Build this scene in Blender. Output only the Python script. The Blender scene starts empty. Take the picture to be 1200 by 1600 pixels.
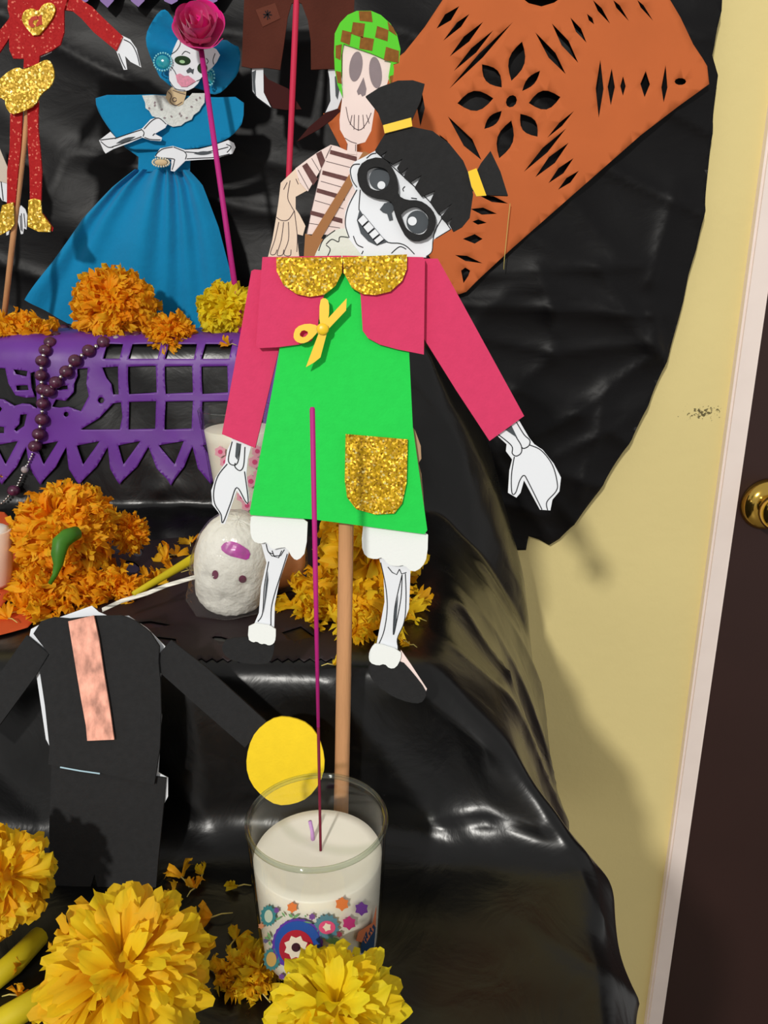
import bpy, bmesh, math, random
import numpy as np
from mathutils import Vector, Matrix, noise
from mathutils.bvhtree import BVHTree
from mathutils.geometry import delaunay_2d_cdt
random.seed(7); np.random.seed(7)
S = bpy.context.scene
COL = S.collection

# ------------------------------------------------------------------ camera
PITCH = math.radians(17.5); F = 1200.0
CAM = Vector((0, 0, 1.3))
cd = bpy.data.cameras.new('camera'); cd.sensor_fit = 'VERTICAL'; cd.sensor_height = 36; cd.lens = 27; cd.clip_start = .01
co = bpy.data.objects.new('camera', cd); COL.objects.link(co)
co.location = CAM; co.rotation_euler = (math.pi/2 - PITCH, 0, 0)
S.camera = co
# ------------------------------------------------------------------ world, lamp, exposure
W = bpy.data.worlds.new('world'); S.world = W; W.use_nodes = True
bg = W.node_tree.nodes['Background']; bg.inputs[0].default_value = (.95, .93, .90, 1); bg.inputs[1].default_value = .30
ld = bpy.data.lights.new('ceiling_bulb', 'POINT'); ld.energy = 172; ld.shadow_soft_size = .09; ld.color = (1, .97, .91)
lo = bpy.data.objects.new('ceiling_bulb', ld); COL.objects.link(lo); lo.location = (-1.0, -2.5, 2.66)
S.view_settings.view_transform = 'Standard'; S.view_settings.look = 'None'
S.view_settings.exposure = 0.8; S.view_settings.gamma = 1; S.view_settings.use_curve_mapping = False

FW = Vector((0, math.cos(PITCH), -math.sin(PITCH))); UP = Vector((0, math.sin(PITCH), math.cos(PITCH)))
def ray(px, py): return FW + Vector(((px-600)/F, 0, 0)) + UP*((800-py)/F)
def onY(px, py, Y):
    d = ray(px, py); return CAM + d*(Y/d.y)
def onZ(px, py, z):
    d = ray(px, py); return CAM + d*((z-CAM.z)/d.z)

# ------------------------------------------------------------------ materials
def lin(c):
    return tuple((v/255/12.92 if v/255 <= .04045 else ((v/255+.055)/1.055)**2.4) for v in c) + (1,)
MATS = {}
def mat(name, c, rough=.7, spec=.4, bump=0, bscale=300, var=0, vscale=60, metal=0, island=0, trans=0, sheen=0, stretch=None):
    if name in MATS: return MATS[name]
    m = bpy.data.materials.new(name); m.use_nodes = True; nt = m.node_tree; N = nt.nodes; L = nt.links
    b = N['Principled BSDF']
    b.inputs['Base Color'].default_value = lin(c); b.inputs['Roughness'].default_value = rough
    b.inputs['Specular IOR Level'].default_value = spec; b.inputs['Metallic'].default_value = metal
    b.inputs['Sheen Weight'].default_value = sheen
    tc = N.new('ShaderNodeTexCoord'); co_ = tc.outputs['Object']
    if stretch:
        mp = N.new('ShaderNodeMapping'); mp.inputs['Scale'].default_value = stretch; L.new(co_, mp.inputs[0]); co_ = mp.outputs[0]
    if bump:
        n = N.new('ShaderNodeTexNoise'); n.inputs['Scale'].default_value = bscale; n.inputs['Detail'].default_value = 6
        L.new(co_, n.inputs['Vector'])
        bp = N.new('ShaderNodeBump'); bp.inputs['Strength'].default_value = bump; bp.inputs['Distance'].default_value = .002
        L.new(n.outputs[0], bp.inputs['Height']); L.new(bp.outputs[0], b.inputs['Normal'])
    if var or island:
        hs = N.new('ShaderNodeHueSaturation'); hs.inputs['Color'].default_value = lin(c)
        if var:
            n2 = N.new('ShaderNodeTexNoise'); n2.inputs['Scale'].default_value = vscale; n2.inputs['Detail'].default_value = 5
            L.new(co_, n2.inputs['Vector'])
            mr = N.new('ShaderNodeMapRange'); mr.inputs[1].default_value = .3; mr.inputs[2].default_value = .7
            mr.inputs[3].default_value = 1-var; mr.inputs[4].default_value = 1+var
            L.new(n2.outputs[0], mr.inputs[0]); L.new(mr.outputs[0], hs.inputs['Value'])
        L.new(hs.outputs[0], b.inputs['Base Color'])
    MATS[name] = m
    return m

def petal_mat(name, c1, c2, c3):
    m = bpy.data.materials.new(name); m.use_nodes = True; nt = m.node_tree; N = nt.nodes; L = nt.links
    b = N['Principled BSDF']; b.inputs['Roughness'].default_value = .6; b.inputs['Specular IOR Level'].default_value = .25
    g = N.new('ShaderNodeNewGeometry'); oi = N.new('ShaderNodeObjectInfo')
    ad = N.new('ShaderNodeMath'); ad.operation = 'ADD'; L.new(g.outputs['Random Per Island'], ad.inputs[0]); L.new(oi.outputs['Random'], ad.inputs[1])
    fr = N.new('ShaderNodeMath'); fr.operation = 'FRACT'; L.new(ad.outputs[0], fr.inputs[0])
    r = N.new('ShaderNodeValToRGB'); e = r.color_ramp.elements
    e[0].position = 0; e[0].color = lin(c1); e[1].position = 1; e[1].color = lin(c3); k = e.new(.5); k.color = lin(c2)
    L.new(fr.outputs[0], r.inputs[0])
    L.new(r.outputs[0], b.inputs['Base Color'])
    t = N.new('ShaderNodeBsdfTranslucent'); L.new(r.outputs[0], t.inputs[0])
    mx = N.new('ShaderNodeMixShader'); mx.inputs[0].default_value = .42
    L.new(b.outputs[0], mx.inputs[1]); L.new(t.outputs[0], mx.inputs[2])
    L.new(mx.outputs[0], N['Material Output'].inputs[0])
    MATS[name] = m; return m

def glitter(name, c, dark, scale=900, scat=.7, spark=(255, 236, 150), metal=.5):
    m = bpy.data.materials.new(name); m.use_nodes = True; nt = m.node_tree; N = nt.nodes; L = nt.links
    b = N['Principled BSDF']; b.inputs['Metallic'].default_value = metal; b.inputs['Roughness'].default_value = .38 if metal else .6; b.inputs['Specular IOR Level'].default_value = .5 if metal else .12
    tc = N.new('ShaderNodeTexCoord'); v = N.new('ShaderNodeTexVoronoi'); v.inputs['Scale'].default_value = scale
    L.new(tc.outputs['Object'], v.inputs['Vector'])
    sp = N.new('ShaderNodeSeparateColor'); L.new(v.outputs['Color'], sp.inputs[0])
    r = N.new('ShaderNodeValToRGB'); e = r.color_ramp.elements
    e[0].color = lin(dark); e[1].color = lin(c); e[0].position = .0; e[1].position = .6
    k = e.new(.93); k.color = lin(c); k = e.new(.97); k.color = lin(spark)
    L.new(sp.outputs[0], r.inputs[0]); L.new(r.outputs[0], b.inputs['Base Color'])
    ge = N.new('ShaderNodeNewGeometry')
    sub = N.new('ShaderNodeVectorMath'); sub.operation = 'SUBTRACT'; L.new(v.outputs['Color'], sub.inputs[0]); sub.inputs[1].default_value = (.5, .5, .5)
    sc = N.new('ShaderNodeVectorMath'); sc.operation = 'SCALE'; L.new(sub.outputs[0], sc.inputs[0]); sc.inputs['Scale'].default_value = scat
    ad = N.new('ShaderNodeVectorMath'); L.new(ge.outputs['Normal'], ad.inputs[0]); L.new(sc.outputs[0], ad.inputs[1])
    nm = N.new('ShaderNodeVectorMath'); nm.operation = 'NORMALIZE'; L.new(ad.outputs[0], nm.inputs[0]); L.new(nm.outputs[0], b.inputs['Normal'])
    MATS[name] = m; return m

def film(name, tint=(1, 1, 1), gl=.12, bump=.0, scale=60, rough=.04, edge=1.0, density=0.0, dcol=(1, 1, 1)):
    """thin clear film or glass wall: straight transmission plus a Fresnel gloss"""
    m = bpy.data.materials.new(name); m.use_nodes = True; nt = m.node_tree; N = nt.nodes; L = nt.links
    N.remove(N['Principled BSDF'])
    tr = N.new('ShaderNodeBsdfTransparent'); g = N.new('ShaderNodeBsdfGlossy'); g.inputs['Roughness'].default_value = rough
    lw = N.new('ShaderNodeLayerWeight'); lw.inputs['Blend'].default_value = .35
    r = N.new('ShaderNodeValToRGB'); e = r.color_ramp.elements
    e[0].color = tuple(tint) + (1,); e[1].position = 1; e[1].color = tuple(v*(1-.6*edge) for v in tint) + (1,); k = e.new(.7); k.color = tuple(v*.985 for v in tint) + (1,)
    L.new(lw.outputs['Facing'], r.inputs[0]); L.new(r.outputs[0], tr.inputs[0])
    lf = N.new('ShaderNodeLayerWeight'); lf.inputs['Blend'].default_value = .5
    pw = N.new('ShaderNodeMath'); pw.operation = 'POWER'; pw.inputs[1].default_value = 4; L.new(lf.outputs['Facing'], pw.inputs[0])
    mr = N.new('ShaderNodeMapRange'); mr.inputs[3].default_value = gl*.15; mr.inputs[4].default_value = gl*3
    L.new(pw.outputs[0], mr.inputs[0])
    mx = N.new('ShaderNodeMixShader'); L.new(mr.outputs[0], mx.inputs[0]); L.new(tr.outputs[0], mx.inputs[1]); L.new(g.outputs[0], mx.inputs[2])
    out = mx
    if density:
        d = N.new('ShaderNodeBsdfDiffuse'); d.inputs[0].default_value = tuple(dcol) + (1,)
        m2 = N.new('ShaderNodeMixShader'); m2.inputs[0].default_value = density
        L.new(mx.outputs[0], m2.inputs[1]); L.new(d.outputs[0], m2.inputs[2]); out = m2
    if bump:
        tc = N.new('ShaderNodeTexCoord'); n = N.new('ShaderNodeTexNoise'); n.inputs['Scale'].default_value = scale; n.inputs['Detail'].default_value = 4
        L.new(tc.outputs['Object'], n.inputs['Vector'])
        bp = N.new('ShaderNodeBump'); bp.inputs['Strength'].default_value = bump; bp.inputs['Distance'].default_value = .01
        L.new(n.outputs[0], bp.inputs['Height']); L.new(bp.outputs[0], g.inputs['Normal'])
    L.new(out.outputs[0], N['Material Output'].inputs[0])
    MATS[name] = m; return m

def plastic(name, bscale=28, strength=.5, c=(13, 13, 14), rough=.3, st=(1, 1, 1), spec=.42):
    m = bpy.data.materials.new(name); m.use_nodes = True; nt = m.node_tree; N = nt.nodes; L = nt.links
    b = N['Principled BSDF']; b.inputs['Base Color'].default_value = lin(c); b.inputs['Specular IOR Level'].default_value = spec
    tc = N.new('ShaderNodeTexCoord'); mp = N.new('ShaderNodeMapping'); mp.inputs['Scale'].default_value = st; L.new(tc.outputs['Object'], mp.inputs[0])
    n = N.new('ShaderNodeTexNoise'); n.inputs['Scale'].default_value = bscale; n.inputs['Detail'].default_value = 5; n.inputs['Distortion'].default_value = .8
    L.new(mp.outputs[0], n.inputs['Vector'])
    n2 = N.new('ShaderNodeTexNoise'); n2.inputs['Scale'].default_value = bscale*.6; n2.noise_dimensions = '3D'
    n2.noise_type = 'RIDGED_MULTIFRACTAL' if hasattr(n2, 'noise_type') else n2.noise_type
    L.new(mp.outputs[0], n2.inputs['Vector'])
    ad = N.new('ShaderNodeMath'); ad.operation = 'MULTIPLY_ADD'; ad.inputs[1].default_value = .25; L.new(n2.outputs[0], ad.inputs[0]); L.new(n.outputs[0], ad.inputs[2])
    bp = N.new('ShaderNodeBump'); bp.inputs['Strength'].default_value = strength; bp.inputs['Distance'].default_value = .006
    L.new(ad.outputs[0], bp.inputs['Height']); L.new(bp.outputs[0], b.inputs['Normal'])
    mr = N.new('ShaderNodeMapRange'); mr.inputs[3].default_value = rough-.07; mr.inputs[4].default_value = rough+.12
    L.new(n.outputs[0], mr.inputs[0]); L.new(mr.outputs[0], b.inputs['Roughness'])
    MATS[name] = m; return m

WHITE = mat('white paper', (236, 240, 246), .75, .3)
PINKPAPER = mat('pinkish drawing paper', (253, 232, 226), .8, .2, var=.03, vscale=40)
BLUEWHITE = mat('grey shaded paper', (216, 220, 232), .8, .2)
WFOAM = mat('white foam sheet', (244, 248, 246), .85, .2, bump=.1, bscale=900)
GREEN = mat('green foam sheet', (38, 216, 82), .85, .25, bump=.15, bscale=700, var=.03, vscale=200)
PINK = mat('pink foam sheet', (218, 62, 106), .85, .25, bump=.15, bscale=700, var=.03, vscale=200)
BLACKF = mat('black foam sheet', (38, 38, 39), .85, .25, bump=.2, bscale=700, var=.1, vscale=300)
MAROON = mat('maroon foam sheet', (62, 22, 20), .8, .2)
YELF = mat('yellow foam sheet', (250, 214, 40), .85, .25, bump=.15, bscale=600, var=.03, vscale=150)
YRIB = mat('yellow satin ribbon', (250, 205, 20), .35, .5, sheen=.3)
REDG = glitter('red glitter foam', (178, 28, 30), (166, 24, 28), 700, .2, (226, 120, 100), 0)
GOLD = glitter('gold glitter foam', (216, 172, 18), (150, 110, 8), 980)
GOLD2 = glitter('yellow glitter foam', (192, 152, 20), (176, 136, 12), 620, .4, (255, 236, 150), .3)
INK = mat('black ink', (34, 34, 38), .8, .1)
GREYINK = mat('grey pencil', (150, 136, 140), .9, .1, var=.05, vscale=90)
THIN = mat('pencil line', (90, 74, 78), .9, .1)
DGREY = mat('dark grey print', (70, 76, 82), .6, .3)
BROWNINK = mat('brown pencil', (112, 78, 76), .9, .1, var=.18, vscale=300)
BROWNF = mat('brown felt', (86, 44, 34), .9, .15, bump=.25, bscale=500, var=.12, vscale=30)
STRAP = mat('brown card', (176, 122, 78), .8, .2)
ORANGE = mat('orange tissue paper', (206, 108, 58), .75, .2, bump=.35, bscale=18, var=.05, vscale=14)
ORANGE2 = mat('deep orange tissue paper', (206, 84, 40), .7, .25, bump=.3, bscale=25, var=.05, vscale=20)
PURPLE = mat('purple plastic paper', (104, 48, 148), .42, .4, bump=.3, bscale=25, var=.08, vscale=30)
DARKPAPER = mat('dark plum tissue paper', (38, 25, 28), .6, .3, bump=.3, bscale=30)
TEAL = mat('teal cotton', (6, 132, 184), .85, .2, bump=.3, bscale=160, var=.08, vscale=18, sheen=.2)
LACE = mat('white lace', (222, 226, 222), .9, .2, bump=.6, bscale=700, var=.1, vscale=300)
TAN = mat('tan paper', (214, 190, 150), .8, .2, var=.05)
MAG = mat('magenta dyed wood', (188, 32, 128), .6, .35, bump=.1)
MAGROSE = mat('magenta crepe paper', (222, 28, 134), .8, .12, bump=.5, bscale=90, var=.1, vscale=60, sheen=.3)
STICKRED = mat('crimson stick', (214, 46, 82), .6, .3)
BARE = mat('dark red bare stick', (120, 20, 50), .6, .3)
WOOD = mat('pale wooden dowel', (206, 152, 106), .7, .25, bump=.2, bscale=60, var=.14, vscale=10, stretch=(14, 14, 1.5))
WOODP = mat('rose tinted bone paper', (248, 224, 202), .8, .2, var=.04, vscale=40)
COPPER = mat('coppery brushed paper', (236, 168, 146), .6, .35, bump=.3, bscale=200, var=.42, vscale=160, stretch=(1.3, 1, .7))
PEARL = mat('turquoise pearl', (128, 214, 226), .2, .7)
CPEARL = mat('cream pearl', (226, 218, 190), .25, .6)
TGEM = mat('turquoise gem', (20, 160, 178), .12, .9, var=.3, vscale=70)
EYEGREEN = mat('glossy olive eye', (40, 62, 40), .7, .1)
LIPS = mat('pink glitter lips', (196, 84, 124), .4, .5, var=.25, vscale=500)
BEAD = mat('purple marbled bead', (82, 36, 62), .3, .55, var=.5, vscale=230)
SILVER = mat('silver spacer', (210, 206, 200), .2, .6, metal=1)
CLEARB = mat('clear bead', (170, 160, 160), .1, .8)
GREENP = mat('green flower stalk', (62, 122, 26), .5, .4, var=.2, vscale=60)
YSTEM = mat('yellow green foam strip', (206, 186, 24), .6, .3, var=.1, vscale=40)
STALK = mat('pale petal stalk', (206, 190, 110), .7, .2)
P_OR = petal_mat('orange petals', (255, 166, 20), (255, 186, 28), (255, 204, 42))
P_YE = petal_mat('yellow petals', (253, 214, 34), (252, 224, 40), (250, 196, 40))
P_YO = petal_mat('golden petals', (250, 186, 24), (252, 206, 34), (252, 222, 46))
P_LE = petal_mat('lemon petals', (250, 226, 30), (252, 234, 46), (250, 212, 26))

# ------------------------------------------------------------------ object helpers
def link(name, verts, faces, m, parent=None, smooth=False):
    me = bpy.data.meshes.new(name)
    me.from_pydata([tuple(v) for v in verts], [], [tuple(f) for f in faces])
    me.materials.append(m)
    if smooth: me.polygons.foreach_set('use_smooth', [True]*len(me.polygons))
    me.update()
    o = bpy.data.objects.new(name, me); COL.objects.link(o)
    if parent: o.parent = parent
    return o
def tag(o, label=None, cat=None, group=None, kind=None):
    if label: o['label'] = label
    if cat: o['category'] = cat
    if group: o['group'] = group
    if kind: o['kind'] = kind
    return o
def thing(name, label, cat, loc=(0, 0, 0), group=None, M=None):
    o = bpy.data.objects.new(name, None); o.empty_display_size = .02; COL.objects.link(o)
    if M is not None: o.matrix_world = M
    else: o.location = loc
    return tag(o, label, cat, group)

def inside(poly, x, y):
    c = False; n = len(poly); j = n-1
    for i in range(n):
        xi, yi = poly[i]; xj, yj = poly[j]
        if (yi > y) != (yj > y) and x < (xj-xi)*(y-yi)/(yj-yi)+xi: c = not c
        j = i
    return c
def smoothpts(p, it=1):
    for _ in range(it):
        q = []
        n = len(p)
        for i in range(n):
            a = p[i]; b = p[(i+1) % n]
            q += [(a[0]*.75+b[0]*.25, a[1]*.75+b[1]*.25), (a[0]*.25+b[0]*.75, a[1]*.25+b[1]*.75)]
        p = q
    return p
def dens(p, g):
    q = []
    for i in range(len(p)):
        a = p[i]; b = p[(i+1) % len(p)]
        k = max(1, int(math.hypot(b[0]-a[0], b[1]-a[1])/g))
        q += [(a[0]+(b[0]-a[0])*t/k, a[1]+(b[1]-a[1])*t/k) for t in range(k)]
    return q
def area(p): return sum(p[i-1][0]*p[i][1]-p[i][0]*p[i-1][1] for i in range(len(p)))/2
def tri2d(outer, holes=(), grid=None):
    loops = []
    for k, l in enumerate([outer]+list(holes)):
        l = [tuple(map(float, q)) for q in l]
        if (area(l) < 0) == (k == 0): l = l[::-1]
        loops.append(dens(l, grid) if grid else l)
    pts = []; edges = []
    for l in loops:
        s = len(pts); pts += l; edges += [(s+i, s+(i+1) % len(l)) for i in range(len(l))]
    if grid:
        xs = [p[0] for p in loops[0]]; ys = [p[1] for p in loops[0]]
        y = min(ys)+grid*.5; r = 0
        while y < max(ys):
            x = min(xs)+(grid*.5 if r % 2 else grid*.15)
            while x < max(xs):
                if inside(loops[0], x, y) and not any(inside(h, x, y) for h in loops[1:]): pts.append((x, y))
                x += grid
            y += grid*.87; r += 1
    v, e, f, ov, oe, of = delaunay_2d_cdt([Vector(p) for p in pts], edges, [], 0, 1e-6)
    vv = [(p.x, p.y) for p in v]; ff = []
    for t in f:
        cx = sum(vv[i][0] for i in t)/len(t); cy = sum(vv[i][1] for i in t)/len(t)
        if inside(loops[0], cx, cy) and not any(inside(h, cx, cy) for h in loops[1:]):
            t = list(t)
            if area([vv[i] for i in t]) < 0: t = t[::-1]
            ff.append(t)
    return vv, ff
def solid(name, V, N, faces, th, m, parent=None, smooth=False):
    """front surface V with normals N, thickened backwards by th"""
    n = len(V); verts = list(V)+[v-nn*th for v, nn in zip(V, N)]
    fs = [tuple(f) for f in faces]+[tuple(n+i for i in reversed(f)) for f in faces]
    ed = {}
    for f in faces:
        for i in range(len(f)): ed[(f[i], f[(i+1) % len(f)])] = 1
    for (a, b) in ed:
        if (b, a) not in ed: fs.append((b, a, a+n, b+n))
    return link(name, verts, fs, m, parent, smooth)

class Plane:
    """an upright sheet's plane: base point, lean dY/dz, yaw"""
    def __init__(s, o, lean=0, yaw=0):
        u = Vector((math.cos(yaw), math.sin(yaw), 0)); z = Vector((0, lean, 1)).normalized()
        y = z.cross(u).normalized(); z = u.cross(y)
        s.M = Matrix(((u.x, y.x, z.x, o[0]), (u.y, y.y, z.y, o[1]), (u.z, y.z, z.z, o[2]), (0, 0, 0, 1))); s.I = s.M.inverted()
        s.c = s.I @ CAM
    def L(s, px, py, d=0):
        D = s.I.to_3x3() @ ray(px, py); t = (-d-s.c.y)/D.y
        return s.c+D*t
def cut(name, pts, pl, d, th, m, parent, holes=(), sm=0, grid=None, disp=None, smooth=False, label=None):
    """a sheet cut to an outline, its front face d in front of the plane"""
    if sm: pts = smoothpts(pts, sm); holes = [smoothpts(h, sm) for h in holes]
    to = lambda q: (lambda l: (l.x, l.z))(pl.L(q[0], q[1], d))
    g = None
    if grid: g = grid
    vv, ff = tri2d([to(q) for q in pts], [[to(q) for q in h] for h in holes], g)
    V = [Vector((x, -d-(disp(x, z) if disp else 0), z)) for x, z in vv]
    Nn = [Vector((0, -1, 0))]*len(V)
    o = solid(name, V, Nn, ff, th, m, parent, smooth)
    if label: o['label'] = label
    return o
def ink(name, lines, w, pl, d, m, parent, closed=False):
    V = []; Fc = []
    for ln in lines:
        p = [pl.L(x, y, d+.00025) for x, y in ln]
        ww = w*p[0].length*0+w/F*(p[0]-pl.c).length/2
        for i, q in enumerate(p):
            a = p[max(i-1, 0)]; b = p[min(i+1, len(p)-1)]; t = (b-a); t.normalize()
            nn = Vector((-t.z, 0, t.x))*ww
            V += [q+nn, q-nn]
            if i: k = len(V)-4; Fc.append((k, k+1, k+3, k+2))
    return link(name, V, Fc, m, parent)
def crv(pts, n=5):
    """Catmull-Rom through pixel points"""
    out = []
    P = [pts[0]]+list(pts)+[pts[-1]]
    for i in range(1, len(P)-2):
        a, b, c, d = [np.array(q, float) for q in P[i-1:i+3]]
        for k in range(n):
            t = k/n
            out.append(tuple(.5*((2*b)+(c-a)*t+(2*a-5*b+4*c-d)*t*t+(3*b-a-3*c+d)*t**3)))
    out.append(tuple(pts[-1])); return out
def ell(cx, cy, rx, ry, a=0, n=24):
    a = math.radians(a)
    return [(cx+rx*math.cos(t)*math.cos(a)-ry*math.sin(t)*math.sin(a), cy+rx*math.cos(t)*math.sin(a)+ry*math.sin(t)*math.cos(a)) for t in [2*math.pi*i/n for i in range(n)]]

def tube(name, pts, rad, m, parent=None, seg=12, jitter=0):
    pts = [Vector(p) for p in pts]; n = len(pts)
    if not hasattr(rad, '__len__'): rad = [rad]*n
    V = []; Fc = []
    ref = Vector((0, 0, 1)) if abs((pts[-1]-pts[0]).normalized().z) < .9 else Vector((1, 0, 0))
    for i in range(n):
        t = (pts[min(i+1, n-1)]-pts[max(i-1, 0)]).normalized(); u = t.cross(ref).normalized(); v = t.cross(u)
        for k in range(seg):
            a = 2*math.pi*k/seg; V.append(pts[i]+(u*math.cos(a)+v*math.sin(a))*rad[i]*(1+random.uniform(-jitter, jitter)))
    for i in range(n-1):
        for k in range(seg):
            a = i*seg+k; b = i*seg+(k+1) % seg; Fc.append((b, a, a+seg, b+seg))
    Fc.append(tuple(range(seg))); Fc.append(tuple(reversed(range((n-1)*seg, n*seg))))
    o = link(name, V, Fc, m, parent, True); return o
def lathe(name, prof, m, parent=None, seg=48, axis='Z', smooth=True, close=False, wob=None):
    V = []; Fc = []; n = len(prof)
    for i, (r, h) in enumerate(prof):
        for k in range(seg):
            a = 2*math.pi*k/seg; rr = r*(1+(wob(a, i) if wob else 0)); x, y = rr*math.cos(a), rr*math.sin(a)
            V.append((x, y, h) if axis == 'Z' else (x, -h, y))
    for i in range(n-1 if not close else n):
        j = (i+1) % n
        for k in range(seg):
            Fc.append((i*seg+k, i*seg+(k+1) % seg, j*seg+(k+1) % seg, j*seg+k))
    if not close:
        if prof[0][0] > 1e-6: Fc.append(tuple(reversed(range(seg))))
        if prof[-1][0] > 1e-6: Fc.append(tuple(range((n-1)*seg, n*seg)))
    if axis != 'Z': Fc = [tuple(f) for f in Fc]
    return link(name, V, Fc, m, parent, smooth)
def ball(name, c, r, m, parent=None, seg=12, rings=8, sq=(1, 1, 1)):
    V = []; Fc = []
    for i in range(rings+1):
        t = math.pi*i/rings
        for k in range(seg):
            a = 2*math.pi*k/seg
            V.append(Vector(c)+Vector((r*sq[0]*math.sin(t)*math.cos(a), r*sq[1]*math.sin(t)*math.sin(a), r*sq[2]*math.cos(t))))
    for i in range(rings):
        for k in range(seg):
            Fc.append((i*seg+k, (i+1)*seg+k, (i+1)*seg+(k+1) % seg, i*seg+(k+1) % seg))
    return link(name, V, Fc, m, parent, True)
def box(name, lo_, hi_, m, parent=None, bev=0):
    bm = bmesh.new(); bmesh.ops.create_cube(bm, size=1)
    for v in bm.verts:
        v.co = Vector([lo_[i]+(v.co[i]+.5)*(hi_[i]-lo_[i]) for i in range(3)])
    if bev: bmesh.ops.bevel(bm, geom=bm.edges[:], offset=bev, segments=2, affect='EDGES')
    me = bpy.data.meshes.new(name); bm.to_mesh(me); bm.free(); me.materials.append(m)
    o = bpy.data.objects.new(name, me); COL.objects.link(o)
    if parent: o.parent = parent
    return o

# ------------------------------------------------------------------ the room
WY = .965
tr_l = onY(1086.7, 1000, WY).x; tr_r = tr_l+.0265
wm = mat('cream yellow wall paint', (240, 222, 156), .8, .25, bump=.35, bscale=70, var=.03, vscale=5)
def scuff(m, c, r):
    nt = m.node_tree; N = nt.nodes; L = nt.links; b = N['Principled BSDF']; src = b.inputs['Base Color'].links[0].from_socket
    tc = N.new('ShaderNodeTexCoord'); mp = N.new('ShaderNodeMapping'); mp.inputs['Location'].default_value = (-c[0]/r, 0, -c[2]/(r*.4)); mp.inputs['Scale'].default_value = (1/r, 0, 1/(r*.4))
    L.new(tc.outputs['Object'], mp.inputs[0]); ln = N.new('ShaderNodeVectorMath'); ln.operation = 'LENGTH'; L.new(mp.outputs[0], ln.inputs[0])
    n = N.new('ShaderNodeTexNoise'); n.inputs['Scale'].default_value = 330; n.inputs['Detail'].default_value = 3; L.new(tc.outputs['Object'], n.inputs['Vector'])
    a = N.new('ShaderNodeMath'); a.operation = 'MULTIPLY_ADD'; a.inputs[1].default_value = -.16; a.inputs[2].default_value = 0; L.new(ln.outputs['Value'], a.inputs[0])
    ad = N.new('ShaderNodeMath'); L.new(a.outputs[0], ad.inputs[0]); L.new(n.outputs[0], ad.inputs[1])
    gt = N.new('ShaderNodeMapRange'); gt.inputs[1].default_value = .44; gt.inputs[2].default_value = .52; L.new(ad.outputs[0], gt.inputs[0])
    mx = N.new('ShaderNodeMix'); mx.data_type = 'RGBA'; L.new(gt.outputs[0], mx.inputs['Factor']); L.new(src, mx.inputs[6]); mx.inputs[7].default_value = lin((110, 100, 66))
    L.new(mx.outputs[2], b.inputs['Base Color'])
scuff(wm, onY(1098, 645, WY), .021)
tag(box('wall_back', (-1.6, WY, 0), (tr_l+.004, WY+.1, 2.5), wm), kind='structure')
tm = mat('pale pink door frame paint', (255, 240, 232), .55, .35, bump=.15, bscale=40, var=.03, vscale=20)
trim = tag(box('trim_1', (tr_l, WY-.012, 0), (tr_r, WY+.1, 2.1), tm, bev=.003), kind='structure')
dm = mat('dark brown door leaf', (52, 31, 28), .5, .35, bump=.05, bscale=200, var=.06, vscale=8)
door = tag(box('door_1', (tr_r, WY+.0, .01), (tr_r+.85, WY+.035, 2.08), dm, bev=.002), kind='structure')
fm = mat('grey floor tile', (150, 140, 126), .4, .4, var=.05)
tag(box('floor', (-1.6, -3.4, -.05), (1.6, WY+.1, 0), fm), kind='structure')
brass = mat('polished brass', (214, 176, 84), .12, .6, metal=1)
kc = onY(1197, 787, WY)
knob = lathe('door_knob', [(.0345, 0), (.0345, .004), (.031, .011), (.022, .015), (.0135, .018), (.012, .019), (.014, .021), (.021, .024), (.0245, .030), (.0255, .037), (.024, .044), (.0165, .050), (0, .0515)], brass, None, 48, 'Y')
knob.location = (kc.x, WY, kc.z); knob.parent = door; knob['label'] = 'round brass knob on its rosette'
lk = lathe('keyhole', [(.0085, .0508), (.0085, .0530), (0, .0530)], mat('dark lock core', (60, 46, 20), .3, .5, metal=1), knob, 20, 'Y')

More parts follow.
